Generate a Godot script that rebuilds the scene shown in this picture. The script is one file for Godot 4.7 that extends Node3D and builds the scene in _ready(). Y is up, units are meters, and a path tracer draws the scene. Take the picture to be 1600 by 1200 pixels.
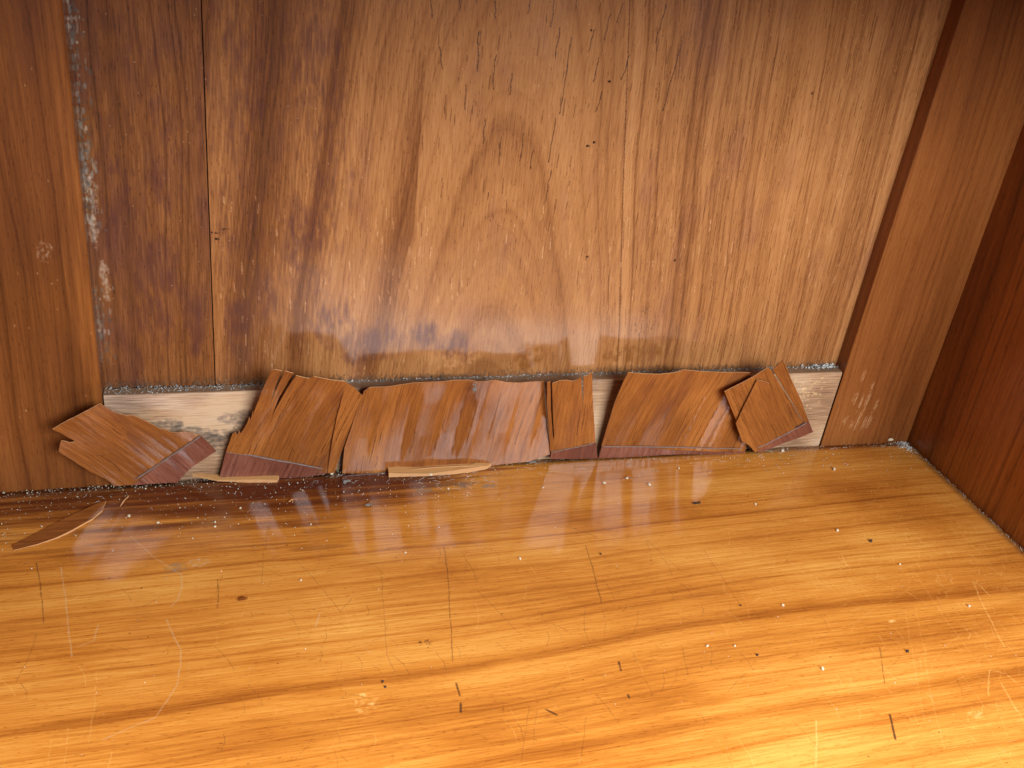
extends Node3D
# A corner inside an old varnished cabinet: framed back, shelf board, right side, and veneer peeling off the bottom rail.
# x runs right (0 = right side panel), y up (0 = shelf), z towards the open front (0 = face of the back frame).

const PANEL_Z := -0.0102
const RAIL_TOP := 0.0514
var M := {}

# ------------------------------------------------------------------ a picture that holds colour, height and roughness
class Canvas extends RefCounted:
	var w: int
	var h: int
	var x0: float      # metric place of the left edge
	var y0: float      # metric place of the bottom edge
	var kx: float      # pixels per metre
	var ky: float
	var rgb: PackedByteArray
	var aux: PackedByteArray
	var strength := 1.0
	var rnd := RandomNumberGenerator.new()

	func dab(px: float, py: float, rx: float, ry: float, col: Color, alpha: float, dh := 0.0, dr := 0.0) -> void:
		var cr := int(col.r * 255.0)
		var cg := int(col.g * 255.0)
		var cb := int(col.b * 255.0)
		for j in range(maxi(0, int(py - ry)), mini(h, int(py + ry) + 2)):
			for i in range(maxi(0, int(px - rx)), mini(w, int(px + rx) + 2)):
				var dx := (i - px) / rx
				var dy := (j - py) / ry
				var d := dx * dx + dy * dy
				if d < 1.0:
					var a := alpha * minf(1.0, 2.0 * (1.0 - d))
					var at := (j * w + i) * 3
					rgb[at] = int(lerpf(rgb[at], cr, a))
					rgb[at + 1] = int(lerpf(rgb[at + 1], cg, a))
					rgb[at + 2] = int(lerpf(rgb[at + 2], cb, a))
					aux[at] = clampi(int(aux[at] + dh * a), 0, 255)
					aux[at + 1] = clampi(int(aux[at + 1] + dr * a), 0, 255)

	# a scratch or crack through metric points; gaps = share of it that is missing
	func stroke(points: Array, width: float, col: Color, alpha: float, dh := 0.0, dr := 0.0, gaps := 0.0, wander := 0.0) -> void:
		var gate := FastNoiseLite.new()
		gate.seed = rnd.randi() % 10000
		gate.frequency = 0.05
		var far := 0.0
		for n in points.size() - 1:
			var a := Vector2((points[n].x - x0) * kx, h - (points[n].y - y0) * ky)
			var b := Vector2((points[n + 1].x - x0) * kx, h - (points[n + 1].y - y0) * ky)
			var steps := maxi(2, int(a.distance_to(b) / 0.7))
			var across := (b - a).orthogonal().normalized()
			for s in steps:
				var p := a.lerp(b, s / float(steps))
				p += across * gate.get_noise_2d(far * 0.4, 77.0) * wander
				far += a.distance_to(b) / steps
				var g := gate.get_noise_1d(far * 2.2) * 0.5 + 0.5
				if g < gaps * 0.75:
					continue
				var rr := maxf(0.75, width * kx * 0.5 * (0.6 + 0.7 * g))
				dab(p.x, p.y, rr, rr * ky / kx, col, strength * alpha * (0.25 + 0.4 * g), dh * 0.6, dr * 0.6)

	func spot(x: float, y: float, rx: float, ry: float, col: Color, alpha: float, dh := 0.0, dr := 0.0) -> void:
		dab((x - x0) * kx, h - (y - y0) * ky, maxf(0.8, rx * kx), maxf(0.8, ry * ky), col, alpha, dh, dr)

	# streaks along the grain (picture y) filling an ellipse
	func streaks(x: float, y: float, rx: float, ry: float, col: Color, alpha: float, count: int, long: float) -> void:
		for n in count:
			var a := rnd.randf() * TAU
			var r := sqrt(rnd.randf())
			spot(x + cos(a) * r * rx, y + sin(a) * r * ry, rnd.randf_range(0.0004, 0.0016), long * rnd.randf_range(0.3, 1.2), col, alpha * rnd.randf_range(0.3, 1.0))

	# an uneven patch: many small dabs inside an ellipse
	func patch(x: float, y: float, rx: float, ry: float, col: Color, alpha: float, count: int, size: float, dr := 0.0) -> void:
		for n in count:
			var a := rnd.randf() * TAU
			var r := sqrt(rnd.randf())
			var s := size * rnd.randf_range(0.4, 1.3)
			spot(x + cos(a) * r * rx, y + sin(a) * r * ry, s, s * rnd.randf_range(0.8, 2.2), col, alpha * rnd.randf_range(0.3, 1.0), 0.0, dr)

# ------------------------------------------------------------------ wood
func layer(w: int, h: int, sx: float, sy: float, freq: float, sd: int, oct := 3) -> PackedByteArray:
	var n := FastNoiseLite.new()
	n.seed = sd
	n.noise_type = FastNoiseLite.TYPE_SIMPLEX_SMOOTH
	n.frequency = freq
	n.fractal_octaves = oct
	var im := n.get_image(maxi(4, int(w / sx)), maxi(4, int(h / sy)))
	im.convert(Image.FORMAT_L8)
	im.resize(w, h, Image.INTERPOLATE_CUBIC)
	return im.get_data()

# darkness of the growth rings along the across-grain coordinate, res samples a metre
func rings(length: float, res: float, spacing: float, vary: float, strength: float, sd: int, own := []) -> PackedFloat32Array:
	var r := RandomNumberGenerator.new()
	r.seed = sd
	var t := PackedFloat32Array()
	t.resize(int(length * res))
	var slow := FastNoiseLite.new()
	slow.seed = sd
	slow.frequency = 1.0
	var x := 0.0
	while x < length:
		var gap := spacing * exp(r.randf_range(-vary, vary))
		var s := strength * r.randf_range(0.25, 1.0)
		var lead := gap * r.randf_range(0.35, 0.8)
		var tail := maxf(0.0002, gap * r.randf_range(0.04, 0.15))
		for i in range(maxi(0, int((x - lead) * res)), mini(t.size(), int((x + tail * 3.0) * res))):
			var d := i / res - x
			var v := exp(d / lead * 4.0) if d < 0.0 else exp(-d / tail * 1.5)
			t[i] = t[i] + v * s
		x += gap
	for o in own:   # [place, half width, darkness]
		for i in range(maxi(0, int((o[0] - o[1] * 3.0) * res)), mini(t.size(), int((o[0] + o[1] * 3.0) * res))):
			var d: float = (i / res - o[0]) / o[1]
			t[i] = t[i] + o[2] * exp(-d * d * (1.0 if d < 0 else 2.5))
	for i in t.size():
		t[i] += 0.16 * slow.get_noise_1d(i / res * 60.0) + 0.08 * slow.get_noise_1d(i / res * 400.0 + 99.0)
	return t

func with_fine(t: PackedFloat32Array, fine: PackedFloat32Array) -> PackedFloat32Array:
	for i in mini(t.size(), fine.size()):
		t[i] += fine[i]
	return t

func calm(t: PackedFloat32Array, until: int) -> PackedFloat32Array:
	for i in until:
		t[i] *= 0.35
	return t

func palette(stops: Array) -> PackedByteArray:
	var g := Gradient.new()
	g.offsets = PackedFloat32Array(stops.map(func(s): return s[0]))
	g.colors = PackedColorArray(stops.map(func(s): return Color8(s[1], s[2], s[3])))
	var lut := PackedByteArray()
	for i in 256:
		var c := g.sample(i / 255.0)
		lut.append_array(PackedByteArray([c.r8, c.g8, c.b8]))
	return lut

const BANDS := 16

func wood(P: Dictionary) -> Canvas:
	var c := Canvas.new()
	c.w = P.w
	c.h = P.h
	c.x0 = P.x0
	c.y0 = P.y0
	c.kx = P.w / P.wide
	c.ky = P.h / P.high
	c.rnd.seed = P.seed
	P.k1 = layer(c.w, c.h, 8, 16, P.get("f1", 0.02), P.seed + 1, 2)
	P.k2 = layer(c.w, c.h, 3, 14, P.get("f2", 0.06), P.seed + 2, 2)
	P.fib = layer(c.w, c.h, 1, P.get("fl", 24.0), 0.33, P.seed + 3, 3)
	P.blot = layer(c.w, c.h, 8, P.get("bl", 14.0), 0.035, P.seed + 4, 3)
	P.stain = layer(c.w, c.h, 4, 9, 0.03, P.seed + 5, 4)
	P.pore = layer(c.w, c.h, 1, 7, 0.45, P.seed + 6, 1)
	var parts := []
	parts.resize(BANDS)
	var job := WorkerThreadPool.add_group_task(func(n: int): parts[n] = wood_band(P, n * c.h / BANDS, (n + 1) * c.h / BANDS), BANDS)
	WorkerThreadPool.wait_for_group_task_completion(job)
	for p in parts:
		c.rgb.append_array(p[0])
		c.aux.append_array(p[1])
	return c

func wood_band(P: Dictionary, from: int, to: int) -> Array:
	var w: int = P.w
	var rgb := PackedByteArray()
	var aux := PackedByteArray()
	rgb.resize(w * (to - from) * 3)
	aux.resize(w * (to - from) * 3)
	var k1: PackedByteArray = P.k1
	var k2: PackedByteArray = P.k2
	var fib: PackedByteArray = P.fib
	var blot: PackedByteArray = P.blot
	var stain: PackedByteArray = P.stain
	var pore: PackedByteArray = P.pore
	var T: PackedFloat32Array = P.rings
	var lut: PackedByteArray = P.lut
	var lut2: PackedByteArray = P.get("lut2", P.lut)
	var res: float = P.res
	var last := T.size() - 1
	var a1: float = P.get("a1", 0.006) / 128.0
	var a2: float = P.get("a2", 0.001) / 128.0
	var fa: float = P.get("fa", 0.16) / 128.0
	var ba: float = P.get("ba", 0.2) / 128.0
	var base: float = P.get("base", 0.35)
	var rough: float = P.get("rough", 0.35) * 255.0
	var rv: float = P.get("rough_vary", 0.1)
	var sharp: float = P.get("stain_sharp", 3.0)
	var at_stain: float = P.get("stain_at", 0.62)
	var pa: float = P.get("pores", 0.5)
	var cath: bool = P.get("cathedral", false)
	var tilt: float = P.get("tilt", 0.0)
	var left: float = P.get("left", -10.0)
	var o := 0
	for j in range(from, to):
		var y: float = P.y0 + P.high * (1.0 - (j + 0.5) / P.h)
		var lift := 0.0196 * (y + 0.02)
		for i in w:
			var at := j * w + i
			var x: float = P.x0 + P.wide * (i + 0.5) / w
			var bend := (k1[at] - 128) * a1 + (k2[at] - 128) * a2
			var q: float
			if cath:
				var dx := x + 0.2855
				q = sqrt(dx * dx + lift) + bend * minf(1.0, 0.35 + absf(dx) * 12.0)
				if dx < -0.045:
					q += 0.25
			else:
				q = x - P.x0 + 0.03 + bend + tilt * y
			var t := T[clampi(int(q * res), 0, last)]
			var f := fib[at] - 128
			t = base + t * 0.5 + f * fa + (blot[at] - 128) * ba
			var hole := pore[at] - 196
			if hole > 0:
				t += hole * 0.01 * pa
			var k := clampi(int(t * 255.0), 0, 255) * 3
			var s := clampf((stain[at] / 255.0 - at_stain) * sharp, 0.0, 1.0)
			rgb[o] = int(lerpf(lut[k], lut2[k], s))
			rgb[o + 1] = int(lerpf(lut[k + 1], lut2[k + 1], s))
			rgb[o + 2] = int(lerpf(lut[k + 2], lut2[k + 2], s))
			aux[o] = clampi(140 + int(f * 0.25) - int(t * 30.0) - (hole if hole > 0 else 0), 0, 255)
			aux[o + 1] = clampi(int(rough + (stain[at] - 128) * rv + f * 0.12), 5, 250)
			aux[o + 2] = 128
			o += 3
	return [rgb, aux]

func finish(c: Canvas, called: String, relief: float, spec := 0.5) -> StandardMaterial3D:
	var m := StandardMaterial3D.new()
	m.resource_name = called
	m.albedo_texture = ImageTexture.create_from_image(Image.create_from_data(c.w, c.h, false, Image.FORMAT_RGB8, c.rgb))
	var a := ImageTexture.create_from_image(Image.create_from_data(c.w, c.h, false, Image.FORMAT_RGB8, c.aux))
	m.roughness = 1.0
	m.roughness_texture = a
	m.roughness_texture_channel = BaseMaterial3D.TEXTURE_CHANNEL_GREEN
	m.metallic_specular = spec
	if relief > 0.0:
		m.heightmap_enabled = true
		m.heightmap_texture = a
		m.heightmap_scale = relief
	m.set_meta("rect", [c.x0, c.y0, c.w / c.kx, c.h / c.ky])
	return m

func plain(called: String, col: Color, rough := 0.7, vary := false) -> StandardMaterial3D:
	var m := StandardMaterial3D.new()
	m.resource_name = called
	m.albedo_color = col
	m.roughness = rough
	m.vertex_color_use_as_albedo = vary
	return m

# place on a surface -> texture place, for the material's own metric rectangle
func uv(m: Material, p: Vector2) -> Vector2:
	if not m.has_meta("rect"):
		return p * 10.0
	var r: Array = m.get_meta("rect")
	return Vector2((p.x - r[0]) / r[2], 1.0 - (p.y - r[1]) / r[3])

# ------------------------------------------------------------------ nodes
func mesh_node(called: String, st: SurfaceTool, m: Material, parent: Node) -> MeshInstance3D:
	var o := MeshInstance3D.new()
	o.name = called
	st.set_material(m)
	o.mesh = st.commit()
	parent.add_child(o, true)
	return o

func thing(called: String, label: String, category: String, at := Vector3.ZERO, group := "") -> Node3D:
	var o := Node3D.new()
	o.name = called
	o.position = at
	add_child(o, true)
	return tag(o, label, category, group)

func tag(o: Node3D, label: String, category: String, group := "") -> Node3D:
	o.set_meta("label", label)
	o.set_meta("category", category)
	if group:
		o.set_meta("group", group)
	return o

func begin() -> SurfaceTool:
	var st := SurfaceTool.new()
	st.begin(Mesh.PRIMITIVE_TRIANGLES)
	return st

func tri(st: SurfaceTool, p: Array, n: Array, t: Array) -> void:
	for k in 3:
		st.set_normal(n[k])
		st.set_uv(t[k])
		st.add_vertex(p[k])

# four corners, counter-clockwise seen from outside
func quad(st: SurfaceTool, p: Array, n: Array, t: Array) -> void:
	tri(st, [p[0], p[2], p[1]], [n[0], n[2], n[1]], [t[0], t[2], t[1]])
	tri(st, [p[0], p[3], p[2]], [n[0], n[3], n[2]], [t[0], t[3], t[2]])

# a board between lo and hi with chamfered edges; face() gives texture places by the axis a face looks along
func board(called: String, lo: Vector3, hi: Vector3, bevel: float, m: Material, parent: Node, lean := 0.0) -> MeshInstance3D:
	var st := begin()
	var mid := (lo + hi) * 0.5
	var half := (hi - lo) * 0.5
	for ax in 3:
		for sg in [-1.0, 1.0]:
			var u := (ax + 1) % 3
			var v := (ax + 2) % 3
			var n := Vector3.ZERO
			n[ax] = sg
			var ps := []
			for cc in [[-1, -1], [1, -1], [1, 1], [-1, 1]]:
				var p := Vector3.ZERO
				p[ax] = sg * half[ax]
				p[u] = cc[0] * (half[u] - bevel)
				p[v] = cc[1] * (half[v] - bevel)
				ps.append(p)
			face(st, ps, n, mid, m, lean, lo)
	for ax in 3:   # the chamfers along each axis
		var u := (ax + 1) % 3
		var v := (ax + 2) % 3
		for su in [-1.0, 1.0]:
			for sv in [-1.0, 1.0]:
				var n := Vector3.ZERO
				n[u] = su
				n[v] = sv
				var ps := []
				for e in [[-1.0, 0], [1.0, 0], [1.0, 1], [-1.0, 1]]:
					var p := Vector3.ZERO
					p[ax] = e[0] * (half[ax] - bevel)
					p[u] = su * (half[u] - (bevel if e[1] == 1 else 0.0))
					p[v] = sv * (half[v] - (0.0 if e[1] == 1 else bevel))
					ps.append(p)
				face(st, ps, n.normalized(), mid, m, lean, lo)
	for sx in [-1.0, 1.0]:
		for sy in [-1.0, 1.0]:
			for sz in [-1.0, 1.0]:
				var h := Vector3(sx * half.x, sy * half.y, sz * half.z)
				var ps := [h - Vector3(0, sy, sz) * bevel, h - Vector3(sx, 0, sz) * bevel, h - Vector3(sx, sy, 0) * bevel]
				face(st, ps, Vector3(sx, sy, sz).normalized(), mid, m, lean, lo)
	return mesh_node(called, st, m, parent)

func face(st: SurfaceTool, ps: Array, n: Vector3, mid: Vector3, m: Material, lean: float, lo: Vector3) -> void:
	var out := []
	var ts := []
	var a := n.abs()
	for q in ps:
		var p: Vector3 = q + mid
		p.x += lean * (p.y - lo.y)
		out.append(p)
		var t := Vector2(p.x, p.y) if a.z >= maxf(a.x, a.y) - 0.01 else Vector2(p.z, p.y) if a.x > a.y else (Vector2(p.z, p.x) if m.get_meta("floor", false) else Vector2(p.x, p.y + p.z))
		ts.append(uv(m, t))
	if (out[1] - out[0]).cross(out[2] - out[0]).dot(n) < 0.0:
		out.reverse()
		ts.reverse()
	var ns := [n, n, n, n]
	if out.size() == 4:
		quad(st, out, ns, ts)
	else:
		tri(st, [out[0], out[2], out[1]], ns, [ts[0], ts[2], ts[1]])

# a solid sheet: grid of nu x nv cells, at(u, v) gives the outer face, off = the way to the inner face
func warped(called: String, nu: int, nv: int, at: Callable, off: Vector3, tex: Callable, m: Material, parent: Node) -> MeshInstance3D:
	var st := begin()
	var P := []
	var N := []
	var U := []
	var e := 0.001
	for j in nv + 1:
		for i in nu + 1:
			var u := i / float(nu)
			var v := j / float(nv)
			var p: Vector3 = at.call(u, v)
			var n: Vector3 = (at.call(u + e, v) - at.call(u - e, v)).cross(at.call(u, v + e) - at.call(u, v - e)).normalized()
			P.append(p)
			N.append(n if n.dot(off) < 0.0 else -n)
			U.append(uv(m, tex.call(p)))
	for j in nv:
		for i in nu:
			var k := [j * (nu + 1) + i, j * (nu + 1) + i + 1, (j + 1) * (nu + 1) + i + 1, (j + 1) * (nu + 1) + i]
			if (P[k[1]] - P[k[0]]).cross(P[k[2]] - P[k[0]]).dot(off) > 0.0:
				k.reverse()
			quad(st, k.map(func(q): return P[q]), k.map(func(q): return N[q]), k.map(func(q): return U[q]))
			k.reverse()
			quad(st, k.map(func(q): return P[q] + off), k.map(func(q): return -N[q]), k.map(func(q): return U[q]))
	var ring := []
	for i in nu: ring.append(i)
	for j in nv: ring.append(j * (nu + 1) + nu)
	for i in nu: ring.append(nv * (nu + 1) + nu - i)
	for j in nv: ring.append((nv - j) * (nu + 1))
	var middle: Vector3 = P[(nv / 2) * (nu + 1) + nu / 2]
	for i in ring.size():
		var a: int = ring[i]
		var b: int = ring[(i + 1) % ring.size()]
		var n: Vector3 = (P[b] - P[a]).cross(off).normalized()
		var q := [P[a], P[b], P[b] + off, P[a] + off]
		var t := [U[a], U[b], U[b], U[a]]
		if n.dot(P[a] - middle) < 0.0:
			n = -n
		if (q[1] - q[0]).cross(q[2] - q[0]).dot(n) < 0.0:
			q.reverse()
			t.reverse()
		quad(st, q, [n, n, n, n], t)
	return mesh_node(called, st, m, parent)

# ------------------------------------------------------------------ veneer
func bent(b: Array, x: float, y: float) -> float:
	var X: float = x - b[0]
	var Y: float = y - b[1]
	return b[2] + b[3] * X + b[4] * Y + b[5] * X * X + b[6] * Y * Y + b[7] * X * Y

# A torn sheet of veneer: outline in mm on the plane of the rail, bend = how far it stands off, flute = [depth, across-grain frequency per metre, grain lean, seed]
func veneer(called: String, outline: Array, bend: Array, flute: Array, m: Material, edge: Material, shift: Vector2, turn: float, parent: Node, rag := 0.08, lift := 0.0, thick := 0.0005) -> MeshInstance3D:
	var r := RandomNumberGenerator.new()
	r.seed = int(absf(outline[0] * 10.0)) + outline.size()
	var raw := PackedVector2Array()
	for i in range(0, outline.size(), 2):
		var foot := 2.6 if outline[i + 1] < 7.5 else 0.0   # the lower edge stands on the shelf
		raw.append(Vector2(outline[i], outline[i + 1] - foot))
	if Geometry2D.is_polygon_clockwise(raw):
		raw.reverse()
	var poly := PackedVector2Array()
	for i in raw.size():
		var a := raw[i]
		var b := raw[(i + 1) % raw.size()]
		var parts := maxi(1, int(a.distance_to(b) / 0.9))
		for s in parts:
			var p := a.lerp(b, s / float(parts))
			if s > 0:
				p += (b - a).orthogonal().normalized() * r.randf_range(-rag, rag)
			poly.append(p)
	var n1 := FastNoiseLite.new()
	n1.seed = int(flute[3])
	n1.frequency = 1.0
	n1.fractal_octaves = 1
	var depth := func(p: Vector2) -> float:
		var x := p.x * 0.001
		var y := p.y * 0.001
		var s: float = (x - flute[2] * y) * flute[1]
		var low := clampf((y - 0.004) / 0.02, 0.0, 1.0)
		var q := n1.get_noise_2d(s, y * 5.0)
		var ripple: float = 0.00012 * absf(n1.get_noise_2d(s * 2.6 + 7.0, y * 6.0)) + flute[0] * (0.75 * q + 0.5 * (absf(n1.get_noise_2d(s * 0.7 + 31.0, y * 4.0)) - 0.3)) * (0.3 + 0.7 * low) * (1.0 - 0.6 * smoothstep(0.044, 0.06, y))
		return maxf(0.0012, bent(bend, x, y) + lift + ripple)
	var place := func(p: Vector2) -> Vector3: return Vector3(p.x * 0.001, p.y * 0.001, depth.call(p))
	var normal := func(p: Vector2) -> Vector3:
		var e := 0.15
		var dx: float = (depth.call(p + Vector2(e, 0)) - depth.call(p - Vector2(e, 0))) / (2.0 * e * 0.001)
		var dy: float = (depth.call(p + Vector2(0, e)) - depth.call(p - Vector2(0, e))) / (2.0 * e * 0.001)
		return Vector3(-dx, -dy, 1.0).normalized()
	var st := begin()
	var box := Rect2(poly[0], Vector2.ZERO)
	for p in poly:
		box = box.expand(p)
	var rot := Transform2D(turn, Vector2.ZERO)
	rot.origin = shift - rot * (box.get_center() * 0.001)
	var cell := 1.25
	for gj in int(box.size.y / cell) + 1:
		for gi in int(box.size.x / cell) + 1:
			var c := box.position + Vector2(gi, gj) * cell
			var sq := PackedVector2Array([c, c + Vector2(cell, 0), c + Vector2(cell, cell), c + Vector2(0, cell)])
			for piece in Geometry2D.intersect_polygons(sq, poly):
				var ids := Geometry2D.triangulate_polygon(piece)
				for k in range(0, ids.size(), 3):
					var q := [piece[ids[k]], piece[ids[k + 1]], piece[ids[k + 2]]]
					if (q[1] - q[0]).cross(q[2] - q[0]) > 0.0:
						q.reverse()   # clockwise seen from the front
					var ps := q.map(place)
					var ns := q.map(normal)
					var ts := q.map(func(v): return uv(m, rot * (v * 0.001)))
					tri(st, ps, ns, ts)
					var back := [0, 2, 1]
					tri(st, back.map(func(b): return ps[b] - ns[b] * thick), back.map(func(b): return -ns[b]), back.map(func(b): return ts[b]))
	var rim := begin()
	for i in poly.size():
		var a := poly[i]
		var b := poly[(i + 1) % poly.size()]
		var pa: Vector3 = place.call(a)
		var pb: Vector3 = place.call(b)
		var na: Vector3 = normal.call(a) * thick
		var nb: Vector3 = normal.call(b) * thick
		var n := (pb - pa).cross(na).normalized()
		quad(rim, [pa - na, pb - nb, pb, pa], [n, n, n, n], [a * 0.05, b * 0.05, b * 0.05, a * 0.05])
	var o := mesh_node(called, st, m, parent)
	rim.set_material(edge)
	rim.commit(o.mesh)
	o.position = -(parent as Node3D).position
	return o

func glue_line(l: Array, b: Array, parent: Node3D, radius: float, lift := 0.0) -> void:
	var st := begin()
	var pts := []
	for i in range(0, l.size() - 2, 2):
		for k in 6:
			var x: float = lerpf(l[i], l[i + 2], k / 6.0) * 0.001
			var y: float = lerpf(l[i + 1], l[i + 3], k / 6.0) * 0.001
			pts.append(Vector3(x, y, maxf(0.0012, bent(b, x, y)) + 0.0005 + lift))
	ridge(st, pts, radius, 6, 0.9, 0.35, l.size())
	var o := mesh_node("glue_line", st, M.glue, parent)
	o.position = -parent.position

# a thin ridge (old glue, lint, a splinter) along points, radius in metres
func ridge(st: SurfaceTool, pts: Array, radius: float, sides := 5, flat := 1.0, wob := 0.3, sd := 1) -> void:
	var r := RandomNumberGenerator.new()
	r.seed = sd
	var rows := []
	for i in pts.size():
		var d: Vector3 = (pts[mini(i + 1, pts.size() - 1)] - pts[maxi(i - 1, 0)]).normalized()
		var up := Vector3.UP if absf(d.y) < 0.9 else Vector3.RIGHT
		var s := d.cross(up).normalized()
		var t := s.cross(d).normalized()
		var rad := radius * (1.0 + wob * r.randf_range(-1.0, 1.0)) * (0.35 if i == 0 or i == pts.size() - 1 else 1.0)
		var row := []
		for k in sides:
			var a := TAU * k / sides
			var n := s * cos(a) + t * sin(a)
			row.append([pts[i] + s * cos(a) * rad + t * sin(a) * rad * flat, n])
		rows.append(row)
	for i in rows.size() - 1:
		for k in sides:
			var a: Array = rows[i][k]
			var b: Array = rows[i][(k + 1) % sides]
			var c: Array = rows[i + 1][(k + 1) % sides]
			var e: Array = rows[i + 1][k]
			var q := [a, b, c, e]
			if (b[0] - a[0]).cross(c[0] - a[0]).dot(a[1]) < 0.0:
				q.reverse()
			quad(st, q.map(func(v): return v[0]), q.map(func(v): return v[1]), q.map(func(v): return Vector2(v[0].x, v[0].y + v[0].z) * 10.0))

func lump(radius: float, sd: int, squash := 0.7, rough := 0.35) -> ArrayMesh:
	var r := RandomNumberGenerator.new()
	r.seed = sd
	var st := begin()
	var rows := []
	for j in 5:
		var row := []
		for i in 6:
			var a := TAU * i / 6.0
			var b := PI * j / 4.0
			var k := radius * (1.0 + rough * r.randf_range(-1.0, 1.0))
			row.append(Vector3(sin(b) * cos(a), cos(b) * squash, sin(b) * sin(a)) * k)
		if j == 0 or j == 4:
			for i in 6: row[i] = row[0]
		rows.append(row)
	for j in 4:
		for i in 6:
			var q := [rows[j][i], rows[j][(i + 1) % 6], rows[j + 1][(i + 1) % 6], rows[j + 1][i]]
			for t in [[0, 1, 2], [0, 2, 3]]:
				var a: Vector3 = q[t[0]]
				var b: Vector3 = q[t[1]]
				var c: Vector3 = q[t[2]]
				var n := (b - a).cross(c - a)
				if n.length() < 1e-14:
					continue
				n = n.normalized()
				if n.dot(a + b + c) < 0.0:
					tri(st, [a, b, c], [-n, -n, -n], [Vector2.ZERO, Vector2.ZERO, Vector2.ZERO])
				else:
					tri(st, [a, c, b], [n, n, n], [Vector2.ZERO, Vector2.ZERO, Vector2.ZERO])
	return st.commit()

func shelf_y(x: float, z: float) -> float:   # the shelf board has bowed up a little along the back
	return 0.0026 * sin(PI * clampf((x + 0.56) / 0.56, 0.0, 1.0)) * exp(-z / 0.12) - 0.0006

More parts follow.
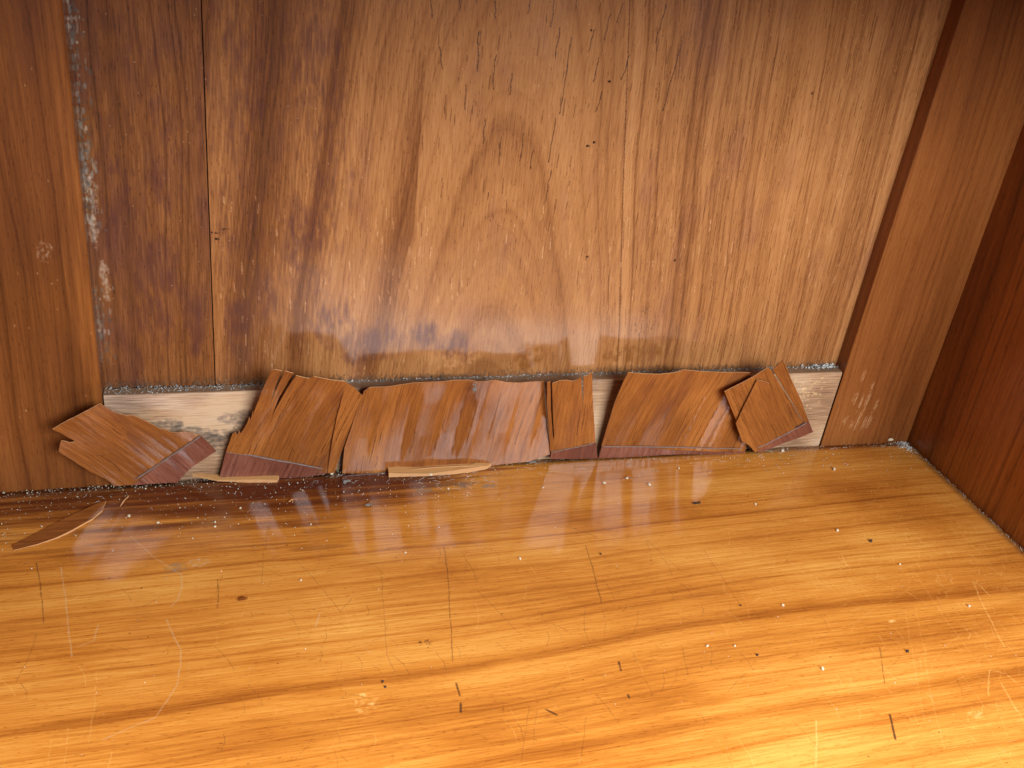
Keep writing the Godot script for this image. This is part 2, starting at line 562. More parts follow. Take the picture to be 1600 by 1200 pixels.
# ------------------------------------------------------------------ materials
func make_woods() -> void:
	# the big back panel
	var p := {"w": 1472, "h": 896, "x0": -0.49, "y0": 0.045, "wide": 0.44, "high": 0.27, "seed": 11, "res": 16000.0, "cathedral": true,
		"f1": 0.014, "a1": 0.0045, "a2": 0.0008, "fa": 0.15, "ba": 0.06, "base": 0.28, "rough": 0.18, "rough_vary": 0.08, "stain_at": 0.70, "stain_sharp": 1.6, "fl": 20.0, "bl": 34.0,
		"rings": with_fine(calm(with_fine(rings(0.62, 16000.0, 0.0044, 0.75, 0.34, 5), rings(0.62, 16000.0, 0.0016, 0.7, 0.38, 44)), 1250), rings(0.62, 16000.0, 0.0044, 0.75, 0.0, 5, [[0.0635, 0.0016, 0.28], [0.0475, 0.0014, 0.22], [0.0405, 0.0015, 0.2], [0.0925, 0.0007, 0.5], [0.385, 0.03, 0.22], [0.30, 0.006, 0.4], [0.33, 0.008, 0.4], [0.36, 0.005, 0.5], [0.385, 0.01, 0.4], [0.41, 0.006, 0.5], [0.44, 0.01, 0.45]])),  # the broad bands at the left also carry painted shade
		"lut": palette([[0.0, 192, 137, 88], [0.3, 162, 107, 62], [0.6, 118, 70, 37], [1.0, 62, 34, 18]]),
		"lut2": palette([[0.0, 166, 112, 84], [0.3, 132, 82, 60], [0.6, 96, 56, 43], [1.0, 56, 31, 26]])}
	var c := wood(p)
	c.strength = 1.9
	panel_marks(c)
	M.panel = finish(c, "worn varnished panel wood", 0.005)
	p.w = 320
	p.wide = 0.096
	p.seed = 13
	p.base = 0.56
	p.stain_at = 0.5
	p.cathedral = false
	p.rings = rings(0.25, 16000.0, 0.0045, 0.7, 0.5, 6)
	c = wood(p)
	c.strength = 1.9
	panel_marks(c)
	M.panel_dark = finish(c, "dark varnished panel wood", 0.005)
	# the shelf board: picture x runs to the front, picture y runs along the grain
	p = {"w": 1024, "h": 2048, "x0": 0.0, "y0": -0.63, "wide": 0.28, "high": 0.64, "seed": 23, "res": 16000.0, "tilt": 0.03, "f1": 0.012, "a1": 0.005, "a2": 0.0009, "fa": 0.15, "ba": 0.16, "base": 0.24, "fl": 26.0, "bl": 22.0,
		"rough": 0.135, "rough_vary": 0.10, "stain_at": 0.6, "stain_sharp": 2.0,
		"rings": with_fine(rings(0.34, 16000.0, 0.0075, 0.7, 0.34, 9, [[0.0705, 0.0007, 0.27], [0.0775, 0.0009, 0.31], [0.0865, 0.0009, 0.34], [0.0955, 0.0007, 0.34], [0.1085, 0.0014, 0.32], [0.1275, 0.0012, 0.38], [0.1335, 0.0011, 0.34], [0.1435, 0.0014, 0.40], [0.1665, 0.0028, 0.40], [0.1690, 0.0010, 0.31], [0.2215, 0.0028, 0.37], [0.2360, 0.0010, 0.31]]), rings(0.34, 16000.0, 0.0024, 0.7, 0.26, 45)),
		"lut": palette([[0.0, 218, 158, 78], [0.3, 190, 120, 47], [0.6, 148, 83, 28], [1.0, 84, 43, 14]]),
		"lut2": palette([[0.0, 204, 136, 58], [0.3, 176, 105, 36], [0.6, 134, 72, 22], [1.0, 76, 37, 13]])}
	c = wood(p)
	shelf_marks(c)
	M.shelf = finish(c, "glossy varnished shelf wood", 0.005)
	M.shelf.set_meta("floor", true)
	# stiles
	p = {"w": 384, "h": 1024, "x0": -0.60, "y0": -0.02, "wide": 0.125, "high": 0.34, "seed": 31, "res": 16000.0, "tilt": 0.01, "fa": 0.13, "ba": 0.2, "base": 0.30, "rough": 0.24, "rough_vary": 0.08, "stain_at": 0.66, "stain_sharp": 1.4, "a1": 0.003, "fl": 30.0, "bl": 40.0,
		"rings": with_fine(rings(0.25, 16000.0, 0.006, 0.6, 0.45, 3), rings(0.25, 16000.0, 0.0017, 0.6, 0.25, 4)),
		"lut": palette([[0.0, 146, 88, 42], [0.3, 116, 65, 30], [0.6, 86, 45, 20], [1.0, 46, 23, 11]]),
		"lut2": palette([[0.0, 122, 72, 48], [0.3, 98, 54, 36], [0.6, 76, 39, 26], [1.0, 46, 23, 16]])}
	c = wood(p)
	for n in 60:
		var x := c.rnd.randf_range(-0.6, -0.48)
		var y := c.rnd.randf_range(0.0, 0.25)
		c.spot(x, y, 0.0003, 0.0003 + c.rnd.randf() * 0.0006, Color8(214, 170, 120), c.rnd.randf_range(0.2, 0.6))
	for n in 380:   # paler strokes along the edge
		c.spot(-0.4812 - absf(c.rnd.randfn(0.0, 0.004)), c.rnd.randf_range(-0.01, 0.28), c.rnd.randf_range(0.0003, 0.0012), c.rnd.randf_range(0.006, 0.03), Color8(172, 106, 52), c.rnd.randf_range(0.03, 0.10))
	c.patch(-0.498, 0.127, 0.004, 0.005, Color8(196, 172, 160), 0.3, 40, 0.0006, 60.0)
	M.stile = finish(c, "varnished stile wood", 0.006)
	p.seed = 37
	p.stain_at = 0.85
	p.x0 = -0.08
	p.rings = rings(0.25, 16000.0, 0.0042, 0.6, 0.5, 13)
	p.lut = palette([[0.0, 160, 100, 52], [0.3, 136, 78, 37], [0.6, 104, 55, 24], [1.0, 58, 28, 13]])
	c = wood(p)
	for s in [[-0.0495, 0.054, 0.044], [-0.0505, 0.040, 0.026], [-0.0455, 0.036, 0.022], [-0.041, 0.046, 0.018], [-0.0425, 0.028, 0.008], [-0.0335, 0.036, 0.020], [-0.0345, 0.022, 0.010], [-0.0525, 0.022, 0.012], [-0.038, 0.02, 0.008], [-0.047, 0.018, 0.009]]:
		for q in 7:
			var x: float = s[0] + c.rnd.randf_range(-0.0012, 0.0012)
			var y1 := lerpf(s[1], s[2], c.rnd.randf() * 0.4)
			c.stroke([Vector2(x, y1), Vector2(x - 0.001, lerpf(s[1], s[2], 0.6 + c.rnd.randf() * 0.4))], 0.0006, Color8(206, 166, 128), 0.4, 0.0, 60.0, 0.5)
	M.stile_right = finish(c, "varnished stile wood, worn pale", 0.006)
	# right side of the cabinet: picture x runs to the front
	p = {"w": 512, "h": 768, "x0": -0.03, "y0": -0.03, "wide": 0.32, "high": 0.54, "seed": 41, "res": 8000.0, "tilt": 0.03, "fa": 0.12, "ba": 0.22, "base": 0.36, "rough": 0.28, "rough_vary": 0.06,
		"rings": with_fine(rings(0.5, 8000.0, 0.009, 0.7, 0.6, 17), rings(0.5, 8000.0, 0.0028, 0.6, 0.3, 18)),
		"lut": palette([[0.0, 170, 98, 42], [0.3, 140, 75, 28], [0.6, 102, 50, 17], [1.0, 54, 25, 9]])}
	c = wood(p)
	M.side = finish(c, "dark varnished side wood", 0.004)
	# veneer
	p = {"w": 640, "h": 512, "x0": 0.0, "y0": 0.0, "wide": 0.16, "high": 0.128, "seed": 53, "res": 16000.0, "a1": 0.003, "a2": 0.0008, "fa": 0.16, "ba": 0.16, "base": 0.32, "rough": 0.13, "rough_vary": 0.07, "fl": 22.0,
		"rings": with_fine(rings(0.3, 16000.0, 0.0048, 0.7, 0.4, 21), rings(0.3, 16000.0, 0.0017, 0.6, 0.25, 22)),
		"lut": palette([[0.0, 182, 116, 58], [0.3, 150, 89, 41], [0.6, 112, 61, 27], [1.0, 54, 28, 13]]),
		"lut2": palette([[0.0, 156, 94, 53], [0.3, 126, 71, 39], [0.6, 94, 49, 27], [1.0, 50, 25, 15]])}
	c = wood(p)
	for n in 90:
		c.spot(c.rnd.randf() * 0.16, c.rnd.randf() * 0.128, 0.0003, 0.0003, Color8(52, 26, 14), c.rnd.randf_range(0.2, 0.7))
	c.strength = 1.8
	for n in 46:   # cracks along the grain
		var x := c.rnd.randf() * 0.16
		var y := c.rnd.randf() * 0.12
		var l := c.rnd.randf_range(0.006, 0.03)
		c.stroke([Vector2(x, y), Vector2(x + c.rnd.randf_range(-0.0006, 0.0006), y + l * 0.5), Vector2(x, y + l)], 0.0003, Color8(48, 22, 10), c.rnd.randf_range(0.3, 0.9), -60.0, 40.0, 0.25, 1.0)
	M.veneer = finish(c, "loose glossy veneer", 0.003)
	# the lower edge strip of the veneer
	p.seed = 59
	p.w = 256
	p.h = 256
	p.wide = 0.08
	p.high = 0.08
	p.rings = rings(0.2, 16000.0, 0.005, 0.6, 0.4, 25)
	p.lut = palette([[0.0, 148, 92, 70], [0.3, 116, 66, 50], [0.6, 88, 47, 37], [1.0, 50, 27, 22]])
	p.lut2 = palette([[0.0, 176, 128, 108], [0.3, 144, 92, 76], [0.6, 108, 62, 50], [1.0, 60, 34, 28]])
	c = wood(p)
	M.band = finish(c, "reddish edge strip of the veneer", 0.006)
	# bare rail under the veneer, grain along the rail
	p = {"w": 256, "h": 1024, "x0": -0.02, "y0": 0.06, "wide": 0.075, "high": 0.43, "seed": 67, "res": 16000.0, "a1": 0.004, "fa": 0.3, "ba": 0.4, "base": 0.28, "rough": 0.62, "rough_vary": 0.2, "fl": 16.0, "bl": 8.0, "stain_at": 0.60, "stain_sharp": 3.0,
		"rings": rings(0.2, 16000.0, 0.004, 0.7, 0.25, 29),
		"lut": palette([[0.0, 200, 166, 132], [0.3, 174, 136, 102], [0.6, 136, 100, 72], [1.0, 78, 54, 40]]),
		"lut2": palette([[0.0, 204, 176, 152], [0.3, 172, 140, 116], [0.6, 124, 98, 80], [1.0, 62, 48, 40]])}
	c = wood(p)
	rail_marks(c)
	M.bare = finish(c, "bare wood with old glue", 0.02, 0.4)
	M.bare.set_meta("rail", true)
	M.raw_edge = plain("raw torn edge", Color8(196, 142, 92), 0.8)
	M.raw_dark = plain("raw stained edge", Color8(128, 74, 38), 0.8)
	M.ledge = plain("dirty ledge wood", Color8(134, 102, 72), 0.85)
	M.dark = plain("dark inner wood", Color8(46, 30, 20), 0.9)
	M.grime = plain("grey dust", Color8(255, 255, 255), 0.95, true)
	M.glue = plain("dusty glue line", Color8(118, 96, 88), 0.7)
	M.crumb = plain("pale crumb", Color8(208, 192, 164), 0.8)
	M.dirt = plain("dark dirt", Color8(52, 34, 24), 0.8)
	M.fluff = plain("grey fluff", Color8(128, 120, 112), 0.95)
	M.fibre = plain("pale fibre", Color8(226, 220, 210), 0.8)
	M.splinter = plain("pale raw wood", Color8(206, 152, 92), 0.7)

func mm(l: Array) -> Array:
	var out := []
	for i in range(0, l.size(), 2):
		out.append(Vector2(l[i], l[i + 1]) * 0.001)
	return out

func panel_marks(c: Canvas) -> void:
	var r := c.rnd
	# checks in the varnish and wood near the top, along the grain
	for s in [[-262, 252, 244], [-268, 236, 222], [-272, 251, 236], [-263, 232, 196], [-265, 194, 172], [-264, 168, 152], [-300, 246, 238], [-318, 250, 240], [-330, 245, 236], [-307, 232, 214], [-297, 222, 206], [-290, 214, 204], [-284, 250, 241],
			[-245, 244, 232], [-240, 249, 240], [-252, 236, 226], [-248, 224, 212], [-232, 226, 214], [-218, 250, 232], [-280, 186, 172], [-292, 184, 170], [-275, 178, 168], [-300, 192, 180], [-312, 208, 196], [-324, 224, 214], [-206, 232, 200], [-243, 208, 198]]:
		var x: float = s[0] + r.randf_range(-1.0, 1.0)
		var lean := (x + 285.0) * -0.12
		var pts := []
		for k in 6:
			var f := k / 5.0
			pts.append(Vector2(x + lean * f * 0.3 + r.randf_range(-0.4, 0.4), lerpf(s[1], s[2], f)) * 0.001)
		c.stroke(pts, 0.0005, Color8(58, 30, 16), 0.75, -60.0, 40.0, 0.15, 1.0)
	for n in 150:   # fine short checks
		var x := r.randf_range(-0.34, -0.2)
		var y := r.randf_range(0.06, 0.26)
		if r.randf() < (y - 0.02) / 0.24:
			c.stroke([Vector2(x, y), Vector2(x + r.randf_range(-0.0005, 0.0005), y - r.randf_range(0.002, 0.009))], 0.0003, Color8(74, 40, 22), 0.5, -30.0, 0.0, 0.3)
	for n in 420:   # pores and dirt on the right-hand grain
		var x := r.randf_range(-0.225, -0.05)
		var y := r.randf_range(0.05, 0.29)
		var l := r.randf_range(0.004, 0.022)
		c.stroke([Vector2(x, y), Vector2(x + l * 0.0098 / (x + 0.2855), y - l)], 0.0003, Color8(76, 40, 19), r.randf_range(0.15, 0.5), -25.0, 0.0, 0.35)
	# the long line where two veneer leaves meet
	c.stroke(mm([-237.4, 260, -229, 200, -223, 157.6, -215, 105, -207.9, 50]), 0.0005, Color8(70, 36, 20), 0.6, -40.0, 0.0, 0.2)
	# worn pale flecks in the varnish
	for n in 240:
		var y := r.randf_range(0.10, 0.15)
		var x := r.randf_range(-0.36, -0.07)
		if n > 150:
			x = r.randf_range(-0.425, -0.33)
			y = r.randf_range(0.06, 0.155)
		var len := r.randf_range(0.002, 0.007)
		var pale := Color8(214, 164, 120)
		c.stroke([Vector2(x, y), Vector2(x + r.randf_range(-0.0005, 0.0008), y - len)], 0.0008, pale, r.randf_range(0.06, 0.26), -10.0, 30.0, 0.45)
	# purple-brown stains, plus streaks that put shade into the left side's colour
	for s in [[-368, 84, 9, 13], [-356, 70, 8, 9], [-342, 74, 10, 9], [-322, 78, 7, 6], [-306, 72, 8, 6], [-455, 88, 8, 10], [-437, 84, 5, 14], [-449, 118, 7, 12], [-405, 100, 7, 14], [-416, 88, 6, 8], [-386, 130, 7, 16], [-470, 150, 8, 20], [-445, 170, 8, 24], [-412, 200, 9, 30], [-378, 210, 8, 30], [-400, 160, 12, 60], [-385, 110, 10, 40], [-415, 130, 8, 60], [-395, 220, 14, 40], [-370, 170, 8, 50], [-460, 190, 14, 50], [-450, 130, 14, 50], [-458, 90, 12, 26], [-420, 180, 10, 60], [-400, 230, 16, 30], [-375, 140, 6, 50]]:
		c.streaks(s[0] * 0.001, s[1] * 0.001, s[2] * 0.0011, s[3] * 0.0011, Color8(80, 46, 46), 0.17, 90, 0.006)
	c.patch(-0.305, 0.063, 0.016, 0.006, Color8(206, 146, 96), 0.3, 90, 0.0012)   # pale arch at the foot
	c.patch(-0.262, 0.064, 0.008, 0.008, Color8(126, 74, 34), 0.35, 70, 0.0015)   # darker patch
	c.patch(-0.2, 0.0635, 0.02, 0.005, Color8(124, 74, 36), 0.3, 110, 0.0014)
	c.patch(-0.197, 0.084, 0.007, 0.009, Color8(70, 40, 24), 0.4, 60, 0.0005)
	# dirt packed along the left frame and the foot of the panel
	for n in 1100:
		var y := r.randf_range(0.05, 0.26)
		var d := absf(r.randfn(0.0, 0.0028))
		var grey := r.randf()
		var col := Color8(70, 62, 56).lerp(Color8(176, 164, 150), grey * grey)
		var some := sin(y * 90.0) * 0.5 + sin(y * 41.0 + 1.0) * 0.5
		if r.randf() < 0.4 + 0.7 * some:
			c.spot(-0.4805 + d, y, r.randf_range(0.0003, 0.0009), r.randf_range(0.0004, 0.0022), col, r.randf_range(0.15, 0.6), 10.0, 70.0)
	for s in [[-477, 152, 2.2, 9], [-475.5, 114, 2.2, 5], [-475, 104, 2, 6], [-478, 134, 2, 10]]:
		c.patch(s[0] * 0.001, s[1] * 0.001, s[2] * 0.001, s[3] * 0.001, Color8(190, 168, 146), 0.25, 70, 0.0007, 80.0)
	for n in 1600:
		var x := r.randf_range(-0.485, -0.06)
		var d := absf(r.randfn(0.0, 0.0015))
		c.spot(x, 0.0515 + d, 0.0004, r.randf_range(0.0003, 0.0014), Color8(60, 40, 28).lerp(Color8(150, 128, 110), r.randf() * r.randf()), r.randf_range(0.15, 0.5), 0.0, 60.0)
	# dark little marks
	for s in [[-246, 181, 1.6, 0.6], [-243, 183, 0.8, 0.5], [-240, 213, 1.2, 0.4], [-237, 122, 1.0, 0.5], [-253, 236, 0.5, 0.5], [-186, 120, 0.6, 0.8], [-425, 133, 4, 0.6], [-420, 135, 2.6, 0.5], [-424, 130, 2, 0.4], [-128, 213, 0.8, 0.8]]:
		c.patch(s[0] * 0.001, s[1] * 0.001, s[2] * 0.0007, s[3] * 0.0007, Color8(40, 22, 14), 0.8, 14, 0.0003)
	for n in 420:   # specks of dust stuck to the varnish
		c.spot(r.randf_range(-0.48, -0.06), r.randf_range(0.055, 0.27), 0.0002, 0.0002, Color8(224, 190, 150), r.randf_range(0.15, 0.75), 20.0)
	for n in 160:
		c.spot(r.randf_range(-0.34, -0.2), r.randf_range(0.06, 0.26), 0.00022, 0.00022, Color8(52, 28, 16), r.randf_range(0.2, 0.8))

# marks on the shelf are given as (x, z) in mm; the picture is (z, x)
func on_shelf(l: Array) -> Array:
	var out := []
	for i in range(0, l.size(), 2):
		out.append(Vector2(l[i + 1], l[i]) * 0.001)
	return out

func shelf_marks(c: Canvas) -> void:
	var r := c.rnd
	var ink := Color8(60, 38, 26)
	var pale := Color8(238, 198, 132)
	var dusty := Color8(196, 170, 150)
	#<SHELF_MARKS>
	for l in [[-507.4, 58.6, -502.2, 83.0, -499.7, 99.4],
			[-320.7, 70.7, -323.2, 92.1, -328.9, 126.4, -332.5, 147.5],
			[-248.8, 78.4, -250.5, 94.3, -254.8, 121.8],
			[-131.5, 167.3, -137.6, 178.7, -143.7, 189.6],
			[-428.8, 80.7, -428.4, 87.4, -428.8, 100.1]]:
		c.stroke(on_shelf(l), 0.0006, ink, 0.42, -45.0, 60.0, 0.35, 1.5)
	for l in [[-333.6, 159.2, -333.5, 166.3],
			[-334.0, 170.0, -334.9, 175.0],
			[-259.8, 158.0, -260.6, 163.3],
			[-262.4, 176.7, -262.6, 178.8],
			[-151.1, 205.1, -157.0, 218.1],
			[-299.9, 178.9, -295.8, 182.6]]:
		c.stroke(on_shelf(l), 0.0012, ink, 0.5, -45.0, 60.0, 0.3, 0.6)
	for l in [[-501.2, 103.9, -503.1, 122.0, -505.7, 132.0],
			[-407.6, 65.9, -409.5, 86.4],
			[-402.5, 32.6, -406.5, 62.7],
			[-392.8, 71.5, -383.5, 91.1, -376.0, 110.3],
			[-426.6, 78.8, -429.5, 89.4],
			[-214.4, 78.3, -206.0, 104.9],
			[-186.9, 89.6, -186.4, 130.2],
			[-311.7, 103.8, -298.6, 136.0],
			[-311.0, 138.3, -307.3, 144.3],
			[-298.5, 185.2, -290.0, 192.9],
			[-305.8, 175.2, -317.0, 202.7],
			[-303.6, 179.0, -310.0, 194.5],
			[-284.7, 185.4, -293.8, 206.7],
			[-217.7, 181.9, -211.7, 177.2, -204.3, 172.6],
			[-131.7, 227.4, -130.0, 234.3],
			[-354.6, 88.1, -356.7, 110.0, -359.5, 137.8, -357.7, 149.3],
			[-262.8, 120.7, -268.9, 137.0, -268.7, 147.2],
			[-384.9, 188.3, -382.4, 191.7],
			[-227.1, 153.3, -231.8, 170.3]]:
		c.stroke(on_shelf(l), 0.0004, ink, 0.3, -45.0, 60.0, 0.4, 2)
	for l in [[-450.1, 104.0, -447.5, 113.4, -444.0, 122.7, -443.9, 130.8, -445.1, 142.0, -448.5, 150.9, -452.8, 158.4, -461.4, 161.8, -471.3, 166.3],
			[-468.0, 44.5, -457.3, 61.1, -444.8, 75.5, -444.1, 83.1, -445.4, 91.5, -448.5, 96.5],
			[-496.7, 63.1, -491.8, 89.4, -486.3, 120.9],
			[-385.4, 110.2, -388.1, 118.8],
			[-477.5, 103.3, -478.7, 112.8, -485.1, 115.6]]:
		c.stroke(on_shelf(l), 0.0008, dusty, 0.3, -45.0, 60.0, 0.2, 1.5)
	for l in [[-95.4, 143.5, -109.2, 170.6, -125.1, 198.2, -137.8, 224.7],
			[-102.9, 146.2, -115.4, 169.7, -125.7, 188.5, -137.5, 210.9],
			[-78.4, 113.5, -84.6, 149.7, -87.7, 173.7, -88.4, 184.1],
			[-156.4, 156.5, -132.6, 149.8, -122.0, 144.5, -102.7, 137.8, -87.9, 130.1],
			[-110.0, 179.6, -99.1, 172.0, -77.0, 162.1, -73.6, 173.6],
			[-101.5, 180.1, -101.9, 190.1, -104.3, 208.9],
			[-95.7, 204.7, -105.2, 224.9],
			[-476.2, 131.3, -475.5, 151.6, -476.2, 167.0],
			[-483.9, 158.1, -483.2, 177.3],
			[-489.3, 163.4, -489.2, 175.1],
			[-114.7, 102.7, -114.3, 111.6],
			[-113.2, 193.5, -100.3, 190.4],
			[-61.3, 76.5, -58.7, 97.0, -64.9, 128.1],
			[-29.6, 91.9, -29.8, 108.8, -31.9, 132.4]]:
		c.stroke(on_shelf(l), 0.0005, pale, 0.22, -45.0, 60.0, 0.42, 2)
	for l in [[-186.3, 203.0, -199.6, 225.4],
			[-51.1, 131.4, -55.5, 141.8, -63.4, 164.1, -67.8, 176.6],
			[-51.1, 131.4, -49.2, 133.7, -49.0, 142.6],
			[-97.5, 202.5, -90.6, 193.8, -85.7, 189.0, -79.8, 191.5, -77.8, 197.8],
			[-85.7, 196.6, -90.3, 213.0],
			[-112.5, 102.4, -113.9, 109.0, -113.4, 113.2]]:
		c.stroke(on_shelf(l), 0.0008, pale, 0.3, -45.0, 60.0, 0.35, 2)
	c.patch(0.0952, -0.4185, 0.0012, 0.0022, Color8(96, 44, 14), 0.6, 40, 0.0006)
	c.patch(0.0684, -0.4367, 0.003, 0.006, dusty, 0.3, 60, 0.0006, 60.0)
	c.patch(0.1524, -0.1144, 0.001, 0.0016, pale, 0.3, 20, 0.0006, 60.0)
	c.patch(0.2115, -0.1114, 0.002, 0.004, pale, 0.22, 40, 0.0006, 60.0)
	c.patch(0.1646, -0.3727, 0.006, 0.006, pale, 0.3, 40, 0.0006, 60.0)
	c.patch(0.1345, -0.3421, 0.003, 0.003, ink, 0.7, 24, 0.0004)
	#</SHELF_MARKS>
	for n in 1700:   # short pores and nicks along the grain
		var z := r.randf_range(0.03, 0.27)
		var x := r.randf_range(-0.56, -0.01)
		c.stroke([Vector2(z, x), Vector2(z + r.randf_range(-0.0005, 0.0005), x + r.randf_range(0.001, 0.006))], 0.00025, Color8(112, 60, 20), r.randf_range(0.1, 0.4), -20.0, 20.0, 0.2)
	for n in 900:   # dark streaks along the back at the left
		var x := -0.30 - absf(r.randfn(0.0, 0.14))
		var z := 0.001 + absf(r.randfn(0.0, 0.021)) * clampf((-0.27 - x) * 8.0, 0.15, 1.0)
		c.spot(z, x, r.randf_range(0.0005, 0.0025), r.randf_range(0.01, 0.05), Color8(84, 38, 20), r.randf_range(0.07, 0.26))
	for n in 380:   # fine hair scratches, mostly across the grain
		var z := r.randf_range(0.06, 0.27)
		var x := r.randf_range(-0.56, -0.01)
		var a := r.randfn(0.0, 0.5)
		var l := r.randf_range(0.003, 0.018)
		var right := clampf((x + 0.30) / 0.25, 0.0, 1.0)
		var light := r.randf() < 0.25 + 0.6 * right
		c.stroke([Vector2(z, x), Vector2(z + cos(a) * l * 0.5, x + sin(a) * l * 0.5 + 0.001), Vector2(z + cos(a) * l, x + sin(a) * l)], 0.0003, pale if light else ink, r.randf_range(0.08, 0.42), -30.0, 60.0, 0.45, 2.0)
	for n in 1100:   # scuffs crowding the right-hand front
		var x := -0.012 - absf(r.randfn(0.0, 0.075))
		var z := r.randf_range(0.04, 0.26)
		var a := r.randf_range(-0.9, 0.5) if r.randf() < 0.6 else r.randf_range(1.3, 1.8)
		var l := r.randf_range(0.001, 0.007)
		c.stroke([Vector2(z, x), Vector2(z + cos(a) * l, x + sin(a) * l)], 0.00035, pale, r.randf_range(0.06, 0.5), -20.0, 70.0, 0.35)
	for n in 110:
		c.spot(r.randf_range(0.03, 0.27), r.randf_range(-0.55, -0.01), r.randf_range(0.0002, 0.0004), r.randf_range(0.0002, 0.0006), Color8(54, 30, 18), r.randf_range(0.3, 0.9), -30.0, 40.0)
	for s in [[-447, 71, 5, 4], [-300, 22, 5, 1.6], [-286, 24, 5, 1.8], [-322, 24, 4, 1.6], [-310, 20, 14, 2]]:   # grey dusty smudges
		c.patch(s[1] * 0.001, s[0] * 0.001, s[3] * 0.001, s[2] * 0.001, Color8(132, 112, 102), 0.22, 70, 0.0008, 60.0)
	for n in 1500:   # dirt and lint caught along the back and the right edge
		var x := r.randf_range(-0.56, 0.0)
		var d := absf(r.randfn(0.0, 0.0035 if x < -0.25 else 0.002))
		c.spot(0.0012 + d, x, r.randf_range(0.0002, 0.0006), r.randf_range(0.0003, 0.0016), Color8(66, 54, 46).lerp(Color8(170, 156, 142), r.randf()), r.randf_range(0.15, 0.5), 10.0, 90.0)
	for n in 500:
		c.spot(r.randf_range(0.0, 0.27), -0.002 - absf(r.randfn(0.0, 0.0012)), 0.0008, 0.0004, Color8(150, 134, 118), r.randf_range(0.15, 0.5), 8.0, 80.0)

func rail_marks(c: Canvas) -> void:
	var r := c.rnd
	# picture x = height, picture y = distance left of the right wall
	for s in [[0.028, 0.440, 0.004, 0.010], [0.033, 0.452, 0.004, 0.008], [0.026, 0.424, 0.003, 0.012], [0.022, 0.43, 0.004, 0.008], [0.036, 0.415, 0.004, 0.012]]:
		c.patch(s[0], s[1], s[2], s[3], Color8(62, 56, 54), 0.17, 130, 0.0010, 20.0)
	c.patch(0.034, 0.472, 0.004, 0.003, Color8(230, 226, 214), 0.6, 60, 0.0007, 40.0)
	for s in [[0.043, 0.400, 0.004, 0.010], [0.036, 0.404, 0.003, 0.006]]:
		c.patch(s[0], s[1], s[2], s[3], Color8(238, 234, 226), 0.35, 60, 0.0006, 20.0)
	for s in [[0.010, 0.095, 0.004, 0.006], [0.02, 0.088, 0.003, 0.004], [0.016, 0.428, 0.002, 0.003]]:
		c.patch(s[0], s[1], s[2], s[3], Color8(110, 96, 84), 0.25, 40, 0.0007)
	for n in 60:   # blobs of hardened glue
		var x := 0.038 + r.randfn(0.0, 0.006)
		var y := 0.086 + r.randfn(0.0, 0.006)
		c.spot(x, y, r.randf_range(0.0003, 0.001), r.randf_range(0.0004, 0.0012), Color8(228, 190, 136), 0.5, 60.0, -110.0)
	for s in [[0.030, 0.418], [0.026, 0.4165], [0.030, 0.4105], [0.036, 0.4195], [0.018, 0.408]]:
		for a in 20:
			c.spot(s[0] + cos(a * 0.314) * 0.0011, s[1] + sin(a * 0.314) * 0.0013, 0.0003, 0.0003, Color8(90, 76, 62), 0.4)

# ------------------------------------------------------------------ the cabinet
func make_cabinet() -> void:
	var cab := thing("cabinet", "old varnished wooden cabinet seen inside its lower back corner", "cabinet")
	var warp := func(x: float, y: float) -> float: return PANEL_Z + 0.0012 * exp(-pow((y - 0.075) / 0.03, 2.0)) * exp(-pow((x + 0.25) / 0.13, 2.0))
	# back panel: two boards with an open joint
	var a := warped("panel_board", 10, 40, func(u, v): var x = lerpf(-0.50, -0.42765, u); var y = lerpf(0.0505, 0.305, v); return Vector3(x, y, warp.call(x, y) - 0.0004 * smoothstep(0.93, 1.0, u)), Vector3(0, 0, -0.006), func(p): return Vector2(p.x, p.y), M.panel_dark, cab)
	a.set_meta("label", "narrow dark back board left of the joint")
	warped("panel_board", 60, 60, func(u, v): var x = lerpf(-0.42715, -0.05, u); var y = lerpf(0.0505, 0.305, v); return Vector3(x, y, warp.call(x, y) - 0.0004 * (1.0 - smoothstep(0.0, 0.012, u))), Vector3(0, 0, -0.006), func(p): return Vector2(p.x, p.y), M.panel, cab)
	board("stile", Vector3(-0.62, -0.012, -0.018), Vector3(-0.4803, 0.305, 0.0), 0.0007, M.stile, cab)
	board("stile", Vector3(-0.0648, -0.012, -0.018), Vector3(-0.0009, 0.305, 0.0), 0.0004, M.stile_right, cab, 0.012).set_meta("label", "right stile with pale worn streaks near its foot")
	# bottom rail, bare where the veneer has come away
	rail(cab)
	board("back_board", Vector3(-0.62, -0.02, -0.026), Vector3(0.02, 0.305, -0.0185), 0.0005, M.dark, cab)
	# shelf
	warped("shelf_board", 90, 40, func(u, v): var x = lerpf(-0.62, -0.0016, u); var z = lerpf(0.0011, 0.262, v); return Vector3(x, shelf_y(x, z) - 0.0008 * exp(-v * 260.0) - 0.0006 * exp((u - 1.0) * 900.0), z), Vector3(0, -0.018, 0), func(p): return Vector2(p.z, p.x), M.shelf, cab)
	board("side_panel", Vector3(0.0, -0.02, -0.018), Vector3(0.018, 0.305, 0.262), 0.0006, M.side, cab).set_meta("label", "dark right side of the cabinet")
	board("side_panel", Vector3(-0.65, -0.02, -0.018), Vector3(-0.625, 0.305, 0.262), 0.0006, M.side, cab).set_meta("label", "left side of the cabinet outside the picture")
	board("top_board", Vector3(-0.65, 0.3055, -0.018), Vector3(0.018, 0.3235, 0.262), 0.0006, M.side, cab)

